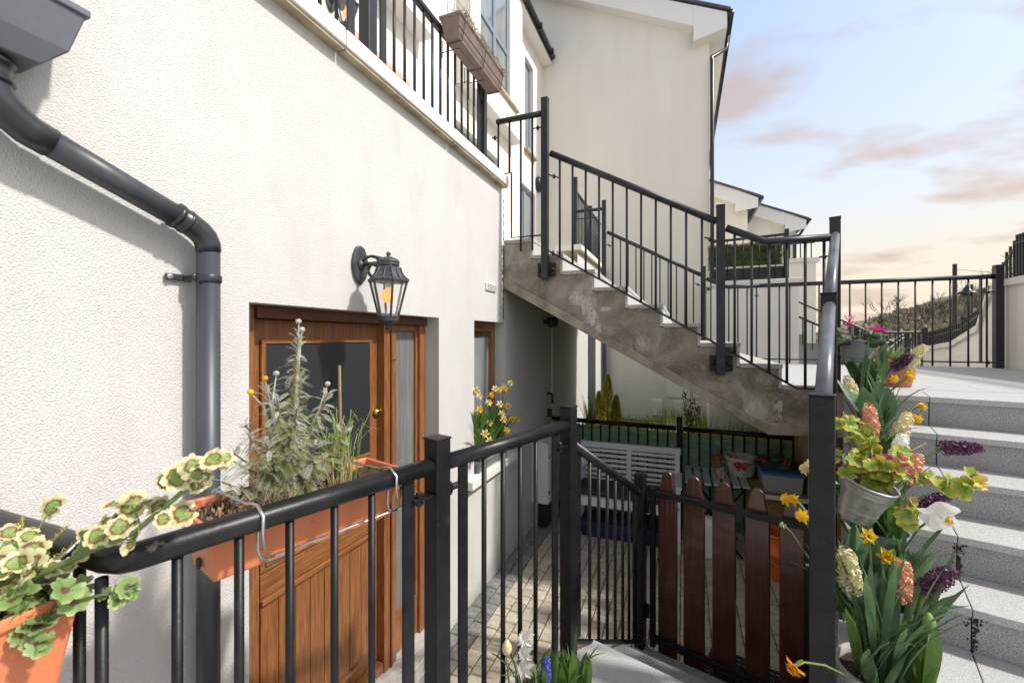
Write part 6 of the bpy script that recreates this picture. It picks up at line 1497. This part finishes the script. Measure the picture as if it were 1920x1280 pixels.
vg = thing('variegated_geranium', 'cream edged variegated geranium sprawling from the lower left trough', 'geranium', (-1.1, .36, 1.63))
vf = (.55, -.45, .6)
B0 = (-1.10, .36, 1.625)
ger_branch(vg, [B0, (-1.02, .40, 1.685), (-.965, .445, 1.715), (-.90, .475, 1.745), (-.84, .50, 1.80), (-.80, .53, 1.845)], VAR, 20, .95, .035, vf, 'stem_green', .006)
ger_branch(vg, [(-.96, .445, 1.715), (-.945, .46, 1.76), (-.925, .48, 1.80)], VAR, 5, .85, .014, vf, 'stem_green')
ger_branch(vg, [(-.82, .515, 1.83), (-.80, .54, 1.86), (-.775, .545, 1.862)], VAR, 5, .8, .02, vf, 'stem_green')
ger_branch(vg, [B0, (-1.06, .37, 1.67), (-1.02, .37, 1.70)], VAR, 20, 1.0, .05, vf, 'stem_green')
ger_branch(vg, [B0, (-1.09, .32, 1.66), (-1.03, .33, 1.68)], VAR, 24, 1.1, .05, vf, 'stem_green')
ger_branch(vg, [B0, (-1.12, .40, 1.68), (-1.10, .42, 1.72)], VAR + VARG, 16, 1.0, .05, vf, 'stem_green')
ger_branch(vg, [B0, (-1.03, .39, 1.64), (-.985, .42, 1.625)], VARG, 14, 1.0, .035, vf, 'stem_green')
ger_branch(vg, [(-.99, .42, 1.63), (-.94, .45, 1.64), (-.895, .47, 1.645)], VARG, 6, .7, .02, vf, 'stem_green')
ger_branch(vg, [(-1.02, .37, 1.64), (-.985, .375, 1.61), (-.985, .375, 1.585)], VARG, 5, .85, .015, vf, 'stem_green')
ye = thing('golden_heath', 'thin yellow foliage sprigs rising behind the variegated geranium', 'heath plant', (-1.15, .42, 1.63))
for p0, p1 in (((-1.16, .43, 1.66), (-1.185, .44, 1.745)), ((-1.10, .42, 1.68), (-1.075, .46, 1.735)), ((-1.20, .40, 1.67), (-1.225, .41, 1.76)), ((-1.165, .42, 1.66), (-1.16, .425, 1.74)), ((-1.22, .39, 1.66), (-1.25, .39, 1.73)), ((-1.06, .43, 1.685), (-.985, .478, 1.755))):
    m = MB(); a_, b_ = Vector(p0), Vector(p1)
    for k in range(46):
        p = a_.lerp(b_, k / 45); an = k * 2.4; d = Vector((cos(an), sin(an), .8)).normalized() * .008; w = Vector((-sin(an), cos(an), 0)) * .002
        m.add([tuple(p - w), tuple(p + w), tuple(p + d)], [(0, 1, 2)])
    m.tube([p0, p1], .0012, 4, False); P(ye, m, 'sprig', 'conifer', fix=False)['kind'] = 'stuff'


# brown trough hung outside the terrace railing
b3 = trough('window_box', 'faded brown plastic trough of dead plants hung high on the terrace railing', 'W', (-1.595, 2.66, 4.335), .80, .175, .165, 'brown_plastic')
for y in (2.72, 3.06, 3.40):
    P(b3, MB().tube([(TX, y, TZ + .02), (-1.585, y, TZ + .045), (-1.41, y, 4.345), (-1.413, y, 4.30), (-1.44, y, 4.165), (-1.56, y, 4.165), (-1.60, y, 4.20), (-1.60, y, 4.08)], .0035, 6), 'hanger_wire', 'gutter')
P(b3, MB().tube([(-1.428, 2.65, 4.22), (-1.428, 3.47, 4.22)], .0035, 6), 'hanger_wire', 'gutter'); P(b3, MB().tube([(-1.60, 2.70, 4.10), (-1.45, 2.70, 4.10), (-1.45, 3.10, 4.10), (-1.60, 3.10, 4.10)], .0035, 6), 'hanger_wire', 'gutter')
dd_ = thing('dead_trailing_plant', 'dry leafless trailing plant in the faded brown trough', 'dead plant', (-1.5, 3.0, 4.32))
m = MB()
for i in range(120):
    y = ru(2.70, 3.42); x = -1.51 + ru(-.07, .07); a = ru(-1.2, 1.2); hgt = ru(.02, .20) * (1.4 if y < 3.0 else .6); tr_ = rnd() < .45
    p = [(x, y, 4.31), (x + ru(-.04, .06), y + ru(-.05, .05), 4.31 + hgt * .6)]
    if tr_: p += [(-1.405 + ru(0, .02), y + ru(-.06, .06), 4.33), (-1.40 + ru(0, .02), y + ru(-.08, .08), 4.33 - ru(.03, .17))]
    else: p += [(x + ru(-.08, .08), y + ru(-.09, .09), 4.31 + hgt)]
    m.tube(p, [.0022] + [.0016] * (len(p) - 2) + [.0008], 4, False)
P(dd_, m, 'stems', 'twig', fix=False)

# daffodils in the trough on the window sill
b4 = trough('window_box', 'low dark trough of daffodils standing on the window sill', 'W', (-1.64, 3.13, 1.10), .60, .15, .10, 'grey_plastic')
WL = strap_var('leaf', 'leaf_green', .34, .016, [(.05, .3), (.2, .8), (.35, 1.3), (.1, .6)], fold=.15, broad=.7)
hl_ = [(-1.50, 3.12, 1.52, 'yellow'), (-1.52, 3.16, 1.62, 'white'), (-1.54, 3.14, 1.67, 'pale'), (-1.50, 3.30, 1.55, 'pale'), (-1.52, 3.40, 1.60, 'yellow'), (-1.50, 3.52, 1.63, 'yellow'), (-1.46, 3.56, 1.64, 'yellow'), (-1.50, 3.62, 1.65, 'white'), (-1.45, 3.66, 1.68, 'white'), (-1.45, 3.60, 1.48, 'pale'), (-1.42, 3.62, 1.36, 'yellow'), (-1.42, 3.50, 1.29, 'yellow'), (-1.46, 3.22, 1.40, 'pale'), (-1.44, 3.18, 1.27, 'pale'), (-1.47, 3.06, 1.18, 'yellow'), (-1.45, 3.50, 1.38, 'pale'), (-1.44, 3.44, 1.44, 'pale'), (-1.47, 3.36, 1.66, 'white'), (-1.46, 3.44, 1.52, 'white'), (-1.40, 3.70, 1.35, 'yellow'), (-1.44, 3.10, 1.34, 'pale')]
spots = ['by the window frame', 'near the middle of the sill', 'at the stair end of the sill']
for gi in range(3):
    hs_ = [h for i, h in enumerate(sorted(hl_, key=lambda q: q[1])) if i // 7 == gi]
    t = daffodil('clump of daffodils in the sill trough ' + spots[gi], (-1.56, 3.20 + gi * .20, 1.075), hs_, nl=60, frame='W', face=(.6, -.7, .2), size=1.0, lm=WL, lscale=1.3, group='sill daffodils')
